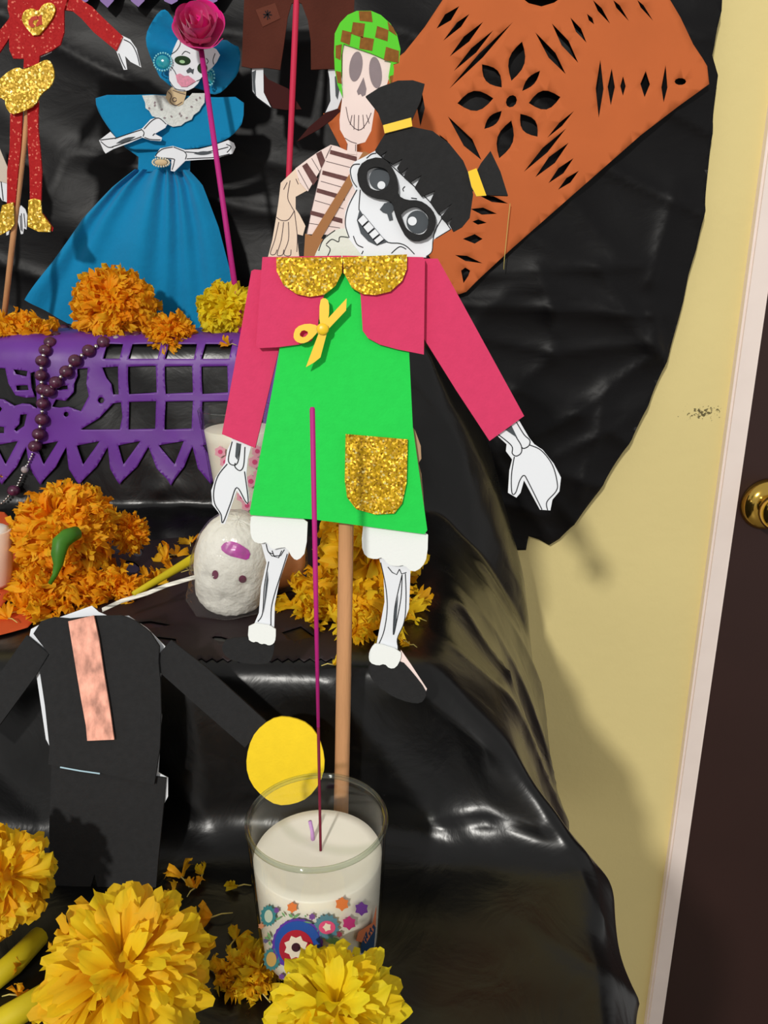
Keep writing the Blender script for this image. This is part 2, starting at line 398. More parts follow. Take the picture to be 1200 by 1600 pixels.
# ------------------------------------------------------------------ black sheet over the altar steps
Z3, Z2, Z1 = 1.236, 1.06, .943
E2 = .44
rows = [  # (Y,z) inside, then edge, skirt 1..3
 ((.93, Z3), (.045, .93, Z3), (.085, .93, 1.15), (.15, .93, .99), (.20, .93, .55)),
 ((.80, Z3+.001), (.045, .80, Z3), (.085, .82, 1.15), (.155, .88, .99), (.205, .92, .55)),
 ((.768, Z3), (.043, .768, Z3), (.082, .80, 1.15), (.158, .86, .98), (.218, .90, .55)),
 ((.760, Z3-.012), (.043, .760, Z3-.01), (.082, .785, 1.14), (.162, .84, .97), (.222, .88, .55)),
 ((.754, 1.15), (.045, .757, 1.15), (.088, .77, 1.08), (.166, .81, .94), (.224, .86, .55)),
 ((.745, 1.07), (.05, .745, 1.07), (.10, .76, 1.01), (.168, .79, .90), (.226, .84, .55)),
 ((.70, Z2+.001), (.052, .70, Z2), (.10, .72, 1.0), (.166, .75, .88), (.224, .80, .55)),
 ((.55, Z2), (.05, .55, Z2), (.095, .56, .99), (.15, .62, .86), (.203, .72, .55)),
 ((E2+.012, Z2), (.03, E2+.012, Z2), (.082, .45, 1.01), (.145, .52, .87), (.196, .60, .55)),
 ((E2, Z2-.006), (.034, E2, Z2-.006), (.086, .425, 1.003), (.142, .45, .88), (.19, .52, .55)),
 ((E2-.012, 1.0), (.05, E2-.012, 1.0), (.097, .41, .985), (.142, .41, .915), (.175, .46, .55)),
 ((E2-.022, .953), (.07, E2-.022, .96), (.112, .395, .963), (.142, .39, .93), (.165, .42, .55)),
 ((E2-.045, Z1), (.085, .385, .947), (.126, .385, .950), (.142, .384, .928), (.152, .38, .55)),
 ((.32, Z1), (.095, .32, Z1), (.115, .32, .94), (.132, .32, .912), (.142, .32, .55)),
 ((.20, Z1), (.08, .20, Z1), (.10, .20, .94), (.112, .20, .905), (.135, .20, .55)),
 ((.05, Z1), (.10, .05, Z1), (.125, .05, .935), (.14, .05, .90), (.15, .05, .55)),
]
def dense(P, n_per):
    P = np.array(P, float); out = [P[0]]
    for i in range(len(P)-1):
        for k in range(1, n_per[i]+1): out.append(P[i]+(P[i+1]-P[i])*k/n_per[i])
    return np.array(out)
net = []
for (ins, e, a, b, c) in rows:
    net.append([(-.9, ins[0], ins[1]), (-.35, ins[0], ins[1]), (e[0]-.03, ins[0], ins[1]), e, a, b, c])
net = np.array(net, float)                                        # rows x 7 x 3
cols = [24, 60, 6, 20, 28, 34]
D = np.stack([dense(r, cols) for r in net])                       # rows x U x 3
rl = [max(3, int(np.linalg.norm(net[i+1, 1]-net[i, 1])/.0042)) for i in range(len(net)-1)]
D = np.stack([dense(D[:, u], rl) for u in range(D.shape[1])], 1)  # V x U x 3
for _ in range(7):
    D[1:-1] = D[1:-1]*.5+(D[:-2]+D[2:])*.25
for _ in range(14):
    D[:, 84:-1] = D[:, 84:-1]*.5+(D[:, 83:-2]+D[:, 85:])*.25
nv, nu = D.shape[:2]
dv = np.gradient(D, axis=0); du = np.gradient(D, axis=1); NN = np.cross(dv, du); NN /= np.linalg.norm(NN, axis=2, keepdims=True)+1e-12
# normals point up / toward the viewer
if NN[nv//2, 30, 2] < 0: NN = -NN
B0 = BVHTree.FromPolygons([Vector(D[i, j]) for i in range(nv) for j in range(nu)], [(i*nu+j, i*nu+j+1, (i+1)*nu+j+1, (i+1)*nu+j) for i in range(nv-1) for j in range(nu-1)])
CR = [((742, 884), (800, 980), .005), ((800, 980), (852, 1076), .005), ((716, 950), (780, 1060), .004), ((780, 1060), (836, 1180), .004), ((640, 1062), (760, 1165), .005), ((760, 1165), (915, 1318), .006), ((690, 1296), (760, 1284), .004), ((760, 1284), (846, 1290), .004), ((896, 1345), (930, 1440), .005),
 ((540, 1046), (650, 1060), .003), ((800, 900), (856, 1100), .005), ((690, 860), (820, 880), .004), ((905, 1330), (960, 1470), .004), ((700, 700), (800, 830), .004), ((620, 1270), (690, 1296), .003), ((300, 1090), (330, 1290), .003), ((330, 1380), (390, 1395), .002), ((250, 765), (232, 812), .004), ((290, 800), (330, 815), .004)]
CR2 = []
for a_, b_, h_ in CR:
    pa = B0.ray_cast(CAM, ray(*a_).normalized())[0]; pb = B0.ray_cast(CAM, ray(*b_).normalized())[0]
    if pa and pb: CR2.append((np.array(pa), np.array(pb), h_))
H2 = np.zeros((nv, nu))
for a_, b_, h_ in CR2:
    ab = b_-a_; t = np.clip(((D-a_) @ ab)/(ab @ ab), 0, 1); H2 += h_*np.exp(-np.linalg.norm(D-a_-t[..., None]*ab, axis=2)/.011)
for i in range(nv):
    for j in range(nu):
        p = Vector(D[i, j]); flat = abs(NN[i, j, 2])
        sk = min(1, max(0, (j-88)/20))
        q = Vector((p.x*6, p.y*6, p.z*2.2))
        fold = (1-abs(noise.noise(Vector((p.x*9+p.z*7, p.y*7, p.z*3+p.x*2)))))**4
        h = noise.noise(q*2.2)*(.0012+.002*(1-flat)+.004*sk)+fold*(.0008+.0035*(1-flat)+.006*sk)
        h += noise.noise(p*38)*.0006+H2[i, j]
        D[i, j] += NN[i, j]*h
Vs = [tuple(D[i, j]) for i in range(nv) for j in range(nu)]
Fs = [(i*nu+j, i*nu+j+1, (i+1)*nu+j+1, (i+1)*nu+j) for i in range(nv-1) for j in range(nu-1)]
PL1 = plastic('black altar plastic', 20, .2, c=(10, 10, 11), rough=.27)
altar = link('altar_cover', Vs, Fs, PL1, None, True)
tag(altar, 'glossy black plastic sheet draped over the stepped altar and falling down its right side', 'cloth')
BV = BVHTree.FromPolygons([Vector(v) for v in Vs], Fs)
def hit(px, py, dist=None):
    d = ray(px, py).normalized(); p, n, i, t = BV.ray_cast(CAM, d)
    if p is None:
        p = onZ(px, py, Z2); n = Vector((0, 0, 1))
    if p.y > .92: p = onY(px, py, .92); p.z = Z3; n = Vector((0, 0, 1))
    if n.dot(d) > 0: n = -n
    return p, n
def ground(x, y):
    p, n, i, t = BV.ray_cast(Vector((x, y, 1.6)), Vector((0, 0, -1)))
    return p.z if p else Z1

def drape(name, pts, m, parent=None, holes=(), grid=7, off=.0015, th=.0004, wave=0, sm=0):
    """a sheet laid over the altar cover: its outline in frame coordinates is dropped onto the cover"""
    if sm: pts = smoothpts(pts, sm)
    vv, ff = tri2d(pts, holes, grid)
    V = []; Nn = []
    for x, y in vv:
        p, n = hit(x, y)
        w = off+(wave*(.5+.5*noise.noise(p*30)) if wave else 0)
        V.append(p+n*w); Nn.append(n)
    ff = [tuple(reversed(f)) for f in ff]
    return solid(name, V, Nn, ff, th, m, parent, True)

# ------------------------------------------------------------------ black sheet on the wall
wp = Plane((0, WY-.012, 1.24))
out = [(-420, -160), (1138, -160), (1130, -60), (1124, 20), (1112, 60), (1108, 90), (1118, 120), (1112, 180), (1106, 260), (1098, 330), (1086, 390), (1074, 430), (1066, 470), (1052, 520), (1036, 572), (1012, 628), (984, 684), (958, 724), (930, 770), (896, 818), (874, 842), (858, 852), (842, 843), (826, 838), (822, 860), (700, 860), (600, 700), (-420, 700)]
def seg_d(p, a, b):
    ab = b-a; t = max(0, min(1, (p-a).dot(ab)/max(ab.dot(ab), 1e-9))); return (p-a-ab*t).length
WCR = [((640, 470), (860, 482), .006), ((860, 482), (1040, 492), .007), ((720, 520), (860, 548), .004), ((860, 548), (1010, 536), .005), ((1012, 490), (1022, 548), .007), ((1008, 560), (900, 640), .006), ((900, 640), (800, 690), .005),
 ((985, 650), (870, 706), .005), ((860, 560), (762, 640), .004), ((946, 604), (902, 770), .005), ((700, 430), (1000, 412), .004), ((838, 420), (866, 520), .004), ((1050, 300), (1012, 440), .006), ((700, 760), (850, 800), .006), ((760, 700), (856, 836), .005), ((930, 420), (1010, 530), .004)]
WCR = [(lambda a, b: (Vector((a.x, a.z)), Vector((b.x, b.z)), h))(wp.L(*p), wp.L(*q)) for p, q, h in WCR]
def wdisp(x, z):
    return wd0(x, z)+sum(h*math.exp(-seg_d(Vector((x, z)), a, b)/.009) for a, b, h in WCR)
def wd0(x, z):
    p = Vector((x*3, z*9, 3.1)); q = Vector((x*10+z*4, z*11-x*3, .4))
    r1 = (1-abs(noise.noise(Vector((x*5+z*2, z*13+x*4, 1.7)))))**5
    return .002+.006*noise.noise(p)+.006*r1+.0035*noise.noise(q)+.005*max(0, (x-.25)*4)*(1-abs(noise.noise(Vector((x*12, z*6, 5)))))
PL2 = plastic('black wall plastic', 22, .16, c=(13, 12, 14), rough=.42, st=(.8, 1, 1.5), spec=.2)
wsheet = thing('plastic_sheet', 'crinkled black plastic sheet taped up on the yellow wall behind everything', 'sheet', M=wp.M)
cut('sheet', out, wp, .004, .0006, PL2, wsheet, grid=.0065, disp=wdisp, smooth=True)

# ------------------------------------------------------------------ papel picado on the wall
def diamond(a, b, w, k=.5):
    (x0, y0), (x1, y1) = a, b; dx, dy = x1-x0, y1-y0; l = math.hypot(dx, dy); nx, ny = -dy/l*w, dx/l*w; mx, my = x0+dx*k, y0+dy*k
    return [a, (mx+nx, my+ny), b, (mx-nx, my-ny)]
def leaf(a, b, w, n=6):
    (x0, y0), (x1, y1) = a, b; dx, dy = x1-x0, y1-y0; l = math.hypot(dx, dy); nx, ny = -dy/l*w, dx/l*w
    s = [(x0+dx*t+nx*math.sin(math.pi*t), y0+dy*t+ny*math.sin(math.pi*t)) for t in [i/n for i in range(n+1)]]
    return s+[(x0+dx*t-nx*math.sin(math.pi*t), y0+dy*t-ny*math.sin(math.pi*t)) for t in [i/n for i in range(n-1, 0, -1)]]
op = Plane((0, WY-.032, 1.24))
c4 = lambda x, y: (640+x/2.143, y/2.143)
holes = [diamond(c4(*a), c4(*b), w/2.143, k) for a, b, w, k in [
 ((90, 97), (166, 22), 14, .5), ((112, 138), (200, 48), 10, .6), ((134, 190), (246, 74), 12, .5), ((148, 238), (280, 102), 11, .5), ((132, 298), (346, 74), 9, .5),
 ((420, 108), (522, 250), 14, .55), ((476, 78), (564, 212), 14, .5), ((538, 58), (592, 144), 10, .5), ((594, 46), (618, 82), 7, .5), ((614, 0), (672, 80), 8, .4), ((682, 0), (735, 72), 7, .3), ((762, 0), (815, 72), 6, .3),
 ((638, 200), (632, 396), 13, .5), ((676, 230), (672, 354), 12, .5), ((714, 256), (713, 322), 9, .5), ((790, 238), (786, 326), 16, .5), ((856, 218), (850, 344), 10, .6),
 ((128, 390), (240, 536), 18, .6), ((40, 300), (36, 424), 13, .5), ((98, 450), (152, 516), 7, .4),
 ((460, 462), (550, 372), 7, .5), ((382, 576), (524, 430), 11, .5), ((420, 594), (532, 478), 14, .5), ((464, 614), (548, 530), 12, .5), ((496, 636), (566, 572), 10, .5),
 ((226, 652), (330, 682), 10, .5), ((204, 700), (292, 716), 12, .45), ((210, 742), (258, 746), 9, .4), ((178, 800), (244, 800), 16, .6), ((152, 854), (244, 882), 9, .4)]]
holes += [leaf(c4(*a), c4(*b), w/2.143) for a, b, w in [((376, 140), (340, 272), 27), ((242, 216), (308, 294), 26), ((436, 238), (376, 306), 14), ((160, 346), (280, 330), 34), ((398, 346), (504, 326), 32), ((308, 372), (250, 432), 16), ((370, 382), (428, 458), 26), ((340, 404), (300, 530), 27)]]
holes += [ell(*c4(340, 340), 8, 10, 30, 10), ell(*c4(905, 274), 9, 5.5, 0, 10), [c4(172, 906), c4(186, 896), c4(202, 906), c4(196, 924), c4(180, 948)]]
holes += [[(812, -6), (880, -6), (866, 4), (846, 10), (826, 5)]]
outl = [(505, 178), (560, 138), (632, 82), (664, 42), (705, -20), (800, -130), (960, -100), (1040, -10), (1062, 28), (1082, 70), (1097, 92), (1104, 104), (1107, 132), (1060, 166), (1000, 212), (900, 300), (800, 388), (748, 436), (728, 456), (716, 460), (700, 450), (670, 400), (600, 330), (540, 246)]
pap = thing('papel_picado', 'orange cut tissue paper banner with a large flower cutout, crooked on the wall sheet', 'paper banner', M=op.M)
cut('banner', outl, op, 0, .0003, ORANGE, pap, holes=holes, grid=.012, disp=lambda x, z: .002*noise.noise(Vector((x*14, z*14, 2)))+.001, smooth=True)
# purple bunting, only its tips hang into view at the top
pp = Plane((0, WY-.036, 1.24))
tips = [(120, -50)]
bt = thing('papel_picado', 'purple bunting whose pointed tips hang in at the top above the blue lady', 'paper banner', M=pp.M)
pts = [(40, -90), (345, -90), (345, -30)]
for xx, yy in [(330, 6), (268, 7), (216, 11), (168, 12), (128, 6)]:
    pts += [(xx+22, -22), (xx+9, 2), (xx, yy), (xx-11, 2), (xx-22, -22)]
pts += [(40, -22)]
cut('banner', pts, pp, 0, .0004, PURPLE, bt)

# ------------------------------------------------------------------ hanging papers on the steps
def q5(x, y): return (x/3, 420+y/3)
holes = []
colx = [(490, 562), (606, 738), (776, 908), (948, 1072), (1112, 1240)]
for i, (a, b) in enumerate(colx):
    holes.append([q5(a+18, 362), q5(b+20, 362), q5(b+4, 424), q5(a, 424)])
    if i: holes.append([q5(a, 458), q5(b-4, 455), q5(b, 578), q5(a+4, 586), q5(a, 520)]); holes.append([q5(a+4, 622), q5(b, 618), q5(b-6, 748), q5(a, 752)])
holes.append([q5(486, 462), q5(560, 456), q5(562, 588), q5(536, 588), q5(528, 540), q5(505, 510)])
holes.append([q5(384, 752), q5(470, 700), q5(536, 630), q5(572, 624), q5(578, 690), q5(566, 752)])
h2 = lambda x, y: (x/6.667, 560+y/6.667)
holes += [[h2(160, 110), h2(310, 130), h2(300, 185), h2(190, 160)], [h2(190, 280), h2(310, 275), h2(320, 325), h2(195, 330)],
          [h2(230, 580), h2(300, 575), h2(270, 700), h2(190, 755), h2(165, 735), h2(220, 680)], [h2(610, 300), h2(720, 280), h2(725, 320), h2(610, 325)],
          ell(*h2(1066, 435), 5, 5, 0, 8), ell(*h2(708, 578), 4, 4, 0, 8), [h2(0, 480), h2(40, 520), h2(0, 580)], [h2(-60, 700), h2(60, 710), h2(60, 775), h2(-60, 775)]]
holes += [[h2(-100, 100), h2(75, 100), h2(110, 260), h2(180, 380), h2(280, 405), h2(385, 400), h2(350, 300), h2(340, 150), h2(385, 135), h2(400, 330), h2(410, 520), h2(330, 470), h2(250, 465), h2(170, 490), h2(60, 425), h2(-100, 400)],
          [h2(820, 110), h2(930, 100), h2(915, 260), h2(940, 390), h2(860, 550), h2(730, 500), h2(640, 510), h2(560, 500), h2(600, 425), h2(700, 440), h2(785, 350), h2(790, 260), h2(825, 180)]]
zt = [-250, -60, 130, 320, 510, 700, 905, 1090, 1280, 1420]; zp = [-150, 15, 195, 380, 565, 805, 990, 1180, 1350]; zy = [1000, 1010, 1012, 1008, 1008, 1015, 1008, 1010, 1005]
bot = [q5(zt[0], 830)]
for i in range(len(zp)):
    bot += [q5((zt[i]*.45+zp[i]*.55)-20, 935), q5(zp[i]-14, 990), q5(zp[i], zy[i]), q5(zp[i]+14, 990), q5((zt[i+1]*.55+zp[i]*.45)+8, 925), q5(zt[i+1], 832)]
    m = zp[i]; holes.append([q5(zt[i]+48, 826), q5(zt[i+1]-38, 806), q5(m+18, 915)])
outl = [q5(-250, 294), q5(1420, 294)]+bot[::-1]
ppb = drape('papel_picado', outl, PURPLE, None, holes, 5, .0026, .0005, .002)
tag(ppb, 'purple cut plastic banner with grid, skull and pointed tips hanging over the top step edge', 'paper banner')
outl = [(-60, 790), (8, 803), (40, 838), (90, 858), (177, 864), (172, 875), (162, 879), (156, 887), (148, 889), (142, 899), (128, 903), (112, 915), (84, 925), (66, 960), (44, 984), (20, 991), (0, 996), (-60, 1002)]
q6 = lambda x, y: (x/6.15, 740+y/6.15)
holes = [[q6(0, 1010), q6(90, 990), q6(170, 1005), q6(60, 1130), q6(0, 1100)], [q6(160, 1150), q6(260, 1040), q6(340, 1090), q6(260, 1200)], [q6(10, 1310), q6(90, 1215), q6(200, 1240), q6(180, 1330), q6(120, 1350)], [q6(-120, 1150), q6(-60, 1110), q6(10, 1180), q6(-60, 1300)]]
tag(drape('papel_picado', outl, ORANGE2, None, holes, 6, .002, .0004), 'orange cut paper lying flat on the middle step beneath the big marigold', 'paper banner')
outl = [(120, 905), (178, 868), (230, 846), (330, 836), (420, 832), (520, 840), (545, 880), (540, 1036)]
for k in range(15):
    x = 530-k*17; outl += [(x+5, 1030-.0*k), (x-4, 1035), (x-11, 1030)]
outl += [(275, 1000), (150, 985)]
holes = [ell(205, 887, 14, 9, 20, 9), ell(214, 862, 10, 8, 50, 8), ell(262, 892, 8, 5, 0, 8), [(180, 978), (235, 972), (268, 978), (232, 984)], [(440, 990), (470, 980), (492, 996), (460, 1004)], ell(480, 900, 12, 8, 30, 8), ell(345, 1000, 14, 4, 10, 8)]
tag(drape('papel_picado', outl, DARKPAPER, None, holes, 8, .0009, .0003), 'dark plum cut tissue paper with a scalloped edge on the middle step', 'paper banner')

# ------------------------------------------------------------------ flowers
def petal(L, w, curl, frill, seed, cols=5):
    rnd = random.Random(seed); V = []; Fc = []
    T = [0, .4, .75, 1.0]; Wd = [.3, .7, 1.0, .86]
    ph = rnd.uniform(0, 6)
    for i, t in enumerate(T):
        for k in range(cols+1):
            s = k/cols*2-1
            x = s*w/2*Wd[i]; l = L*t
            y = curl*L*t*t+.18*w*s*s*(1-.3*t)
            if i >= 2: y += frill*w*math.sin(k*2.2+ph)*(.5 if i == 2 else 1)
            if i == 3: l += L*frill*.55*rnd.uniform(-1, .6)-s*s*L*.2
            V.append((x, y, l))
    for i in range(3):
        for k in range(cols):
            a = i*(cols+1)+k; Fc.append((a, a+1, a+cols+2, a+cols+1))
    return np.array(V), Fc
def basis(d, tw):
    d = d.normalized(); r = Vector((0, 0, 1)) if abs(d.z) < .95 else Vector((1, 0, 0))
    x = d.cross(r).normalized(); y = d.cross(x)
    x2 = x*math.cos(tw)+y*math.sin(tw); y2 = d.cross(x2)
    return Matrix((x2, y2, d)).transposed()
def fib(N, lim):
    out = []
    for i in range(N):
        z = 1-(1-lim)*(i+.5)/N; a = i*2.399963; r = math.sqrt(max(0, 1-z*z)); out.append(Vector((r*math.cos(a), r*math.sin(a), z)))
    return out
def pompon(name, label, c, R, axis, m, N=420, pw=.32, pl=.55, frill=.25, lim=-.45, squash=.8, jit=.16, group='marigold heads on the altar', single=False, core=None, stalk=None, calyx=True, curl=.25, tang=.35, spin=.45):
    t = thing(name, label, 'flower', c, group)
    A = basis(axis, random.uniform(0, 6))
    V = []; Fc = []; off = 0; temps = [petal(1, pw/pl, curl, frill, s) for s in range(6)]
    tm_ = []
    if single:
        for s in range(6):
            tv, tf = temps[s]; me = bpy.data.meshes.new('petal'); me.from_pydata([tuple(v) for v in tv], [], tf); me.materials.append(m); me.polygons.foreach_set('use_smooth', [True]*len(tf)); tm_.append(me)
    for i, d in enumerate(fib(N, lim)):
        d = (d+Vector((random.gauss(0, 1), random.gauss(0, 1), random.gauss(0, 1)))*jit).normalized()
        tan = Vector((d.x, d.y, 0)); out_ = (d*(1-tang)+tan*tang*.8).normalized()
        p = Vector((d.x, d.y, d.z*squash))
        L = R*pl*random.uniform(.8, 1.15); base = p*R*(1-pl)*random.uniform(.85, 1.1)
        B = basis(out_, 0)
        # face the petal's cupped side to the flower axis, with some twist
        zax = Vector((0, 0, 1)); yv = (zax-out_*zax.dot(out_)); 
        if yv.length < .05: yv = Vector((1, 0, 0))
        yv.normalize(); xv = yv.cross(out_); tw = random.gauss(0, spin)
        x2 = xv*math.cos(tw)+yv*math.sin(tw); y2 = out_.cross(x2)
        B = A @ Matrix((x2, y2, out_)).transposed(); bb = A @ base
        if single:
            o = bpy.data.objects.new('petal', tm_[i % 6]); COL.objects.link(o); o.parent = t
            o.matrix_basis = Matrix.Translation(bb) @ (B*L).to_4x4()
        else:
            tv, tf = temps[i % 6]
            V.append((tv*L) @ np.array(B).T+np.array(bb)); Fc += [tuple(k+off for k in f) for f in tf]; off += len(tv)
    if not single:
        o = link('petals', np.concatenate(V), Fc, m, t, True); o['kind'] = 'stuff'
    cb = ball('flower_core', (0, 0, 0), R*(1-pl)*1.05, core or m, t, 14, 10, (1, 1, squash))
    if calyx:
        d = A @ Vector((0, 0, -1)); p0 = d*R*.15
        tube('calyx', [p0, p0+d*R*.35, p0+d*R*.62, p0+d*R*.8], [R*.26, R*.3, R*.2, R*.07], GREENP, t, 10)
    return t
V3 = Vector
def at(px, py, Y): return onY(px, py, Y)
# top step
pompon('marigold', 'dense round orange marigold on the top step in front of the blue skirt', at(180, 481, .80), .0415, V3((.1, -.8, .6)), P_OR, 620, .2, .42, .35, -.6, .86, curl=-.5, jit=.24, spin=1.5)
pompon('marigold', 'flattened small orange marigold beside the round one on the top step', at(266, 522, .778), .025, V3((.1, -.5, .9)), P_OR, 260, .2, .6, .35, -.1, .45, curl=-.5, jit=.24, spin=1.5, calyx=False)
pompon('marigold', 'yellow marigold behind the magenta stick, partly covered by the pink sleeve', at(356, 486, .80), .0305, V3((.1, -.8, .6)), P_LE, 260, .34, .55, .3, -.6, .95, curl=-.4, jit=.22, spin=1.2)
# middle step
mb = pompon('marigold', 'largest orange marigold with a green stalk curling down its front', at(102, 828, .575), .040, V3((-.15, -.55, .8)), P_OR, 700, .17, .4, .35, -.6, .82, curl=-.5, jit=.24, spin=1.5, calyx=False)
st_ = [at(x, y, Y)-mb.location for x, y, Y in [(120, 832, .540), (106, 838, .532), (95, 848, .527), (91, 866, .524), (91, 882, .522), (86, 898, .52), (78, 912, .518)]]
tube('stalk', st_, [.0050, .0060, .0062, .0052, .0034, .002, .0015], GREENP, mb, 12)
pompon('marigold', 'drooping little orange marigold lying right of the big one', at(200, 834, .60), .018, V3((.9, -.2, .35)), P_OR, 240, .16, .6, .35, -.2, .9, curl=-.5, jit=.24, spin=1.5, calyx=False)
pompon('marigold', 'golden yellow marigold standing behind the wooden rod below the green dress', at(578, 862, .575), .042, V3((0, -.75, .65)), P_YO, 260, .38, .55, .28, -.55, .95, curl=-.4, jit=.22, spin=1.2)
# bottom step
F1 = pompon('marigold', 'large yellow marigold head at the bottom in front of the black suit trousers', at(194, 1527, .275), .0395, V3((.1, -.42, .9)), P_YE, 270, .26, .6, .16, -.6, .92, .17, single=True, core=P_YO, tang=.25, curl=-.34, spin=.8)
F2 = pompon('marigold', 'bright yellow marigold head in front of the candle glass', at(526, 1588, .258), .0305, V3((-.05, -.2, 1)), P_LE, 200, .30, .62, .16, -.5, .95, .16, single=True, core=P_YE, tang=.2, curl=-.34, spin=.8)
F3 = pompon('marigold', 'orange gold marigold cut by the left edge beside the black suit', at(2, 1378, .335), .0275, V3((.5, -.5, .75)), P_YO, 160, .36, .6, .24, -.6, .95, .12, single=True, core=P_OR, tang=.25, curl=-.34, spin=.8)
def strip(name, label, ptsY, wid, m, group=None):
    P = [at(*q) for q in ptsY]
    o = tube(name, P, wid, m, None, 10); return tag(o, label, 'flower stem', group)
strip('flower_stem', 'yellow green strip stem running from the left edge up under the orange gold marigold', [(-40, 1556, .30), (20, 1506, .315), (62, 1462, .335)], [.0055, .0062, .0055], YSTEM)
strip('flower_stem', 'yellow green strip stem lying left of the large yellow marigold', [(-60, 1640, .27), (10, 1592, .28), (70, 1556, .285)], [.006, .0065, .006], YSTEM)
strip('flower_stem', 'slim bright yellow strip pointing at the wrapped sugar skull', [(208, 928, .49), (240, 910, .505), (300, 874, .53), (324, 859, .54)], [.0018, .0026, .0035, .0036], YSTEM)
# white printed strip beside it
V = []; Fc = []
wm_ = mat('white card with dark stripes', (206, 204, 196), .7, .2, var=.8, vscale=420, stretch=(.12, .12, 2))
P = [(160, 956), (190, 942), (230, 930), (262, 917), (300, 906), (318, 902)]
sv = []
for x, y in P: sv.append(at(x, y, .475+.035*(x-160)/150)); sv.append(at(x-1, y-6, .478+.035*(x-160)/150))
link_ = solid('paper_strip', sv, [V3((0, -.6, .8))]*len(sv), [(2*i, 2*i+2, 2*i+3, 2*i+1) for i in range(5)], .0004, wm_)
tag(link_, 'thin white striped paper strip lying below the yellow strip', 'paper')

# loose florets
FLOR = [petal(1, .8, .5, .34, 40+s, 6) for s in range(5)]
def floret_obj(px, py, size, m, label, group, ang, lift=.003):
    p, n = hit(px, py); t = thing('loose_petal', label, 'petal', p+n*lift, group)
    k = random.randint(3, 4); size *= .85; V = []; Fc = []; off = 0
    for j in range(k):
        tv, tf = FLOR[random.randint(0, 4)]
        d = V3((math.cos(ang+j*.8-.5), math.sin(ang+j*.8-.5)*.8, .35+.3*random.random()))
        B = basis(d, random.uniform(0, 6)); V.append((tv*size*random.uniform(.8, 1.1)) @ np.array(B).T); Fc += [tuple(q+off for q in f) for f in tf]; off += len(tv)
    link('petal', np.concatenate(V), Fc, m, t, True)
    d = V3((-math.cos(ang), -math.sin(ang), .12)); e = d*size*1.2
    tube('stalk', [V3((0, 0, 0)), e*.5+V3((0, 0, .001)), e+V3((0, .001, -.001))], [.0005, .0004, .0003], STALK, t, 6)
    return t
G1 = 'loose marigold petals on the bottom step'; L1 = ['orange petal at the top left of the scattered cluster right of the suit trousers', 'small yellow petal at the top right of the scattered cluster right of the suit trousers', 'orange petal in the middle of the scattered cluster right of the suit trousers', 'small orange petal lowest in the scattered cluster, above the large yellow marigold', 'curled orange petal alone midway between the large yellow marigold and the candle glass', 'small yellow petal touching the left side of the candle glass', 'pointed golden petal just above the crumpled petal heap by the candle glass', 'golden petal on the left rim of the crumpled heap by the glass', 'golden petal standing at the top right of the crumpled heap by the glass', 'golden petal in the middle of the crumpled heap by the glass', 'yellow petal lowest in the crumpled heap, beside the bright yellow marigold', 'golden petal at the upper left of the crumpled heap by the glass', 'orange petal at the right of the crumpled heap, against the glass foot', 'orange petal lying between the two yellow green stems at the left edge', 'tiny orange petal right of another one between the yellow green stems', 'golden petal at the lower left of the crumpled heap by the glass']
for x, y, s, m, a in [(284, 1376, .012, P_OR, 2.2), (318, 1372, .009, P_YE, 1.6), (305, 1394, .008, P_OR, 1.2), (272, 1402, .007, P_OR, 1.8), (330, 1440, .012, P_OR, 3.3), (372, 1390, .008, P_YE, 3.1), (368, 1474, .010, P_YO, 1.3), (350, 1530, .012, P_YO, 2.6), (392, 1500, .013, P_YO, 1.2), (386, 1536, .012, P_YO, .5), (402, 1552, .012, P_YE, 2.3), (372, 1515, .012, P_YO, 3.5), (402, 1518, .012, P_OR, 1.9), (18, 1536, .010, P_OR, 1.0), (30, 1562, .008, P_OR, .2), (360, 1548, .010, P_YO, 4)]:
    floret_obj(x, y, s, m, L1.pop(0), G1, a)
G2 = 'loose marigold petals on the middle step'; L2 = ['upright orange petal standing apart on the dark paper above the orange heap', 'orange petal just left of the lower end of the slim yellow strip', 'large orange petal at the left of the trio above the slim yellow strip', 'orange petal at the top of the trio above the slim yellow strip', 'orange petal of the trio that touches the slim yellow strip', 'thin orange petal nearest the hanging paper hand, left of the sugar skull', 'small orange petal touching the upper left of the sugar skull wrap', 'small orange petal tucked between the yellow strip tip and the sugar skull', 'orange petal lying over the lower end of the slim yellow strip', 'orange petal at the left edge on the front of the orange paper', 'small orange petal on the orange paper beside the orange heap']
for x, y, s, m, a in [(186, 902, .016, P_OR, 1.5), (232, 908, .013, P_OR, .6), (262, 880, .017, P_OR, 2), (276, 872, .014, P_OR, 1), (268, 894, .014, P_OR, 3), (298, 852, .014, P_OR, 1.8), (320, 846, .010, P_OR, 0), (306, 897, .012, P_OR, .5), (246, 918, .012, P_OR, 1.0), (14, 972, .014, P_OR, 2.4), (32, 962, .010, P_OR, 1.0)]:
    floret_obj(x, y, s, m, L2.pop(0), G2, a)
SCR = ['larger yellow petal scrap right of the hanging right leg', 'tiny yellow scrap close beside the calf of the hanging right leg', 'yellow petal scrap right of the right sock frill', 'yellow petal scrap at the step edge left of the wooden rod', 'yellow petal scrap touching the right sock frill']
for x, y, s in [(648, 972, .009), (636, 970, .005), (640, 1012, .006), (522, 1041, .008), (628, 1006, .008)]:
    floret_obj(x, y, s, P_YO, SCR.pop(0), 'yellow petal scraps under the puppet', random.uniform(0, 3), .002)
floret_obj(358, 542, .012, P_OR, 'single orange petal on the top step edge beside the pink sleeve', None, 2.4)
floret_obj(4, 744, .007, P_OR, 'small orange petal stuck on a purple banner tip at the left edge', None, 1.4, .004)
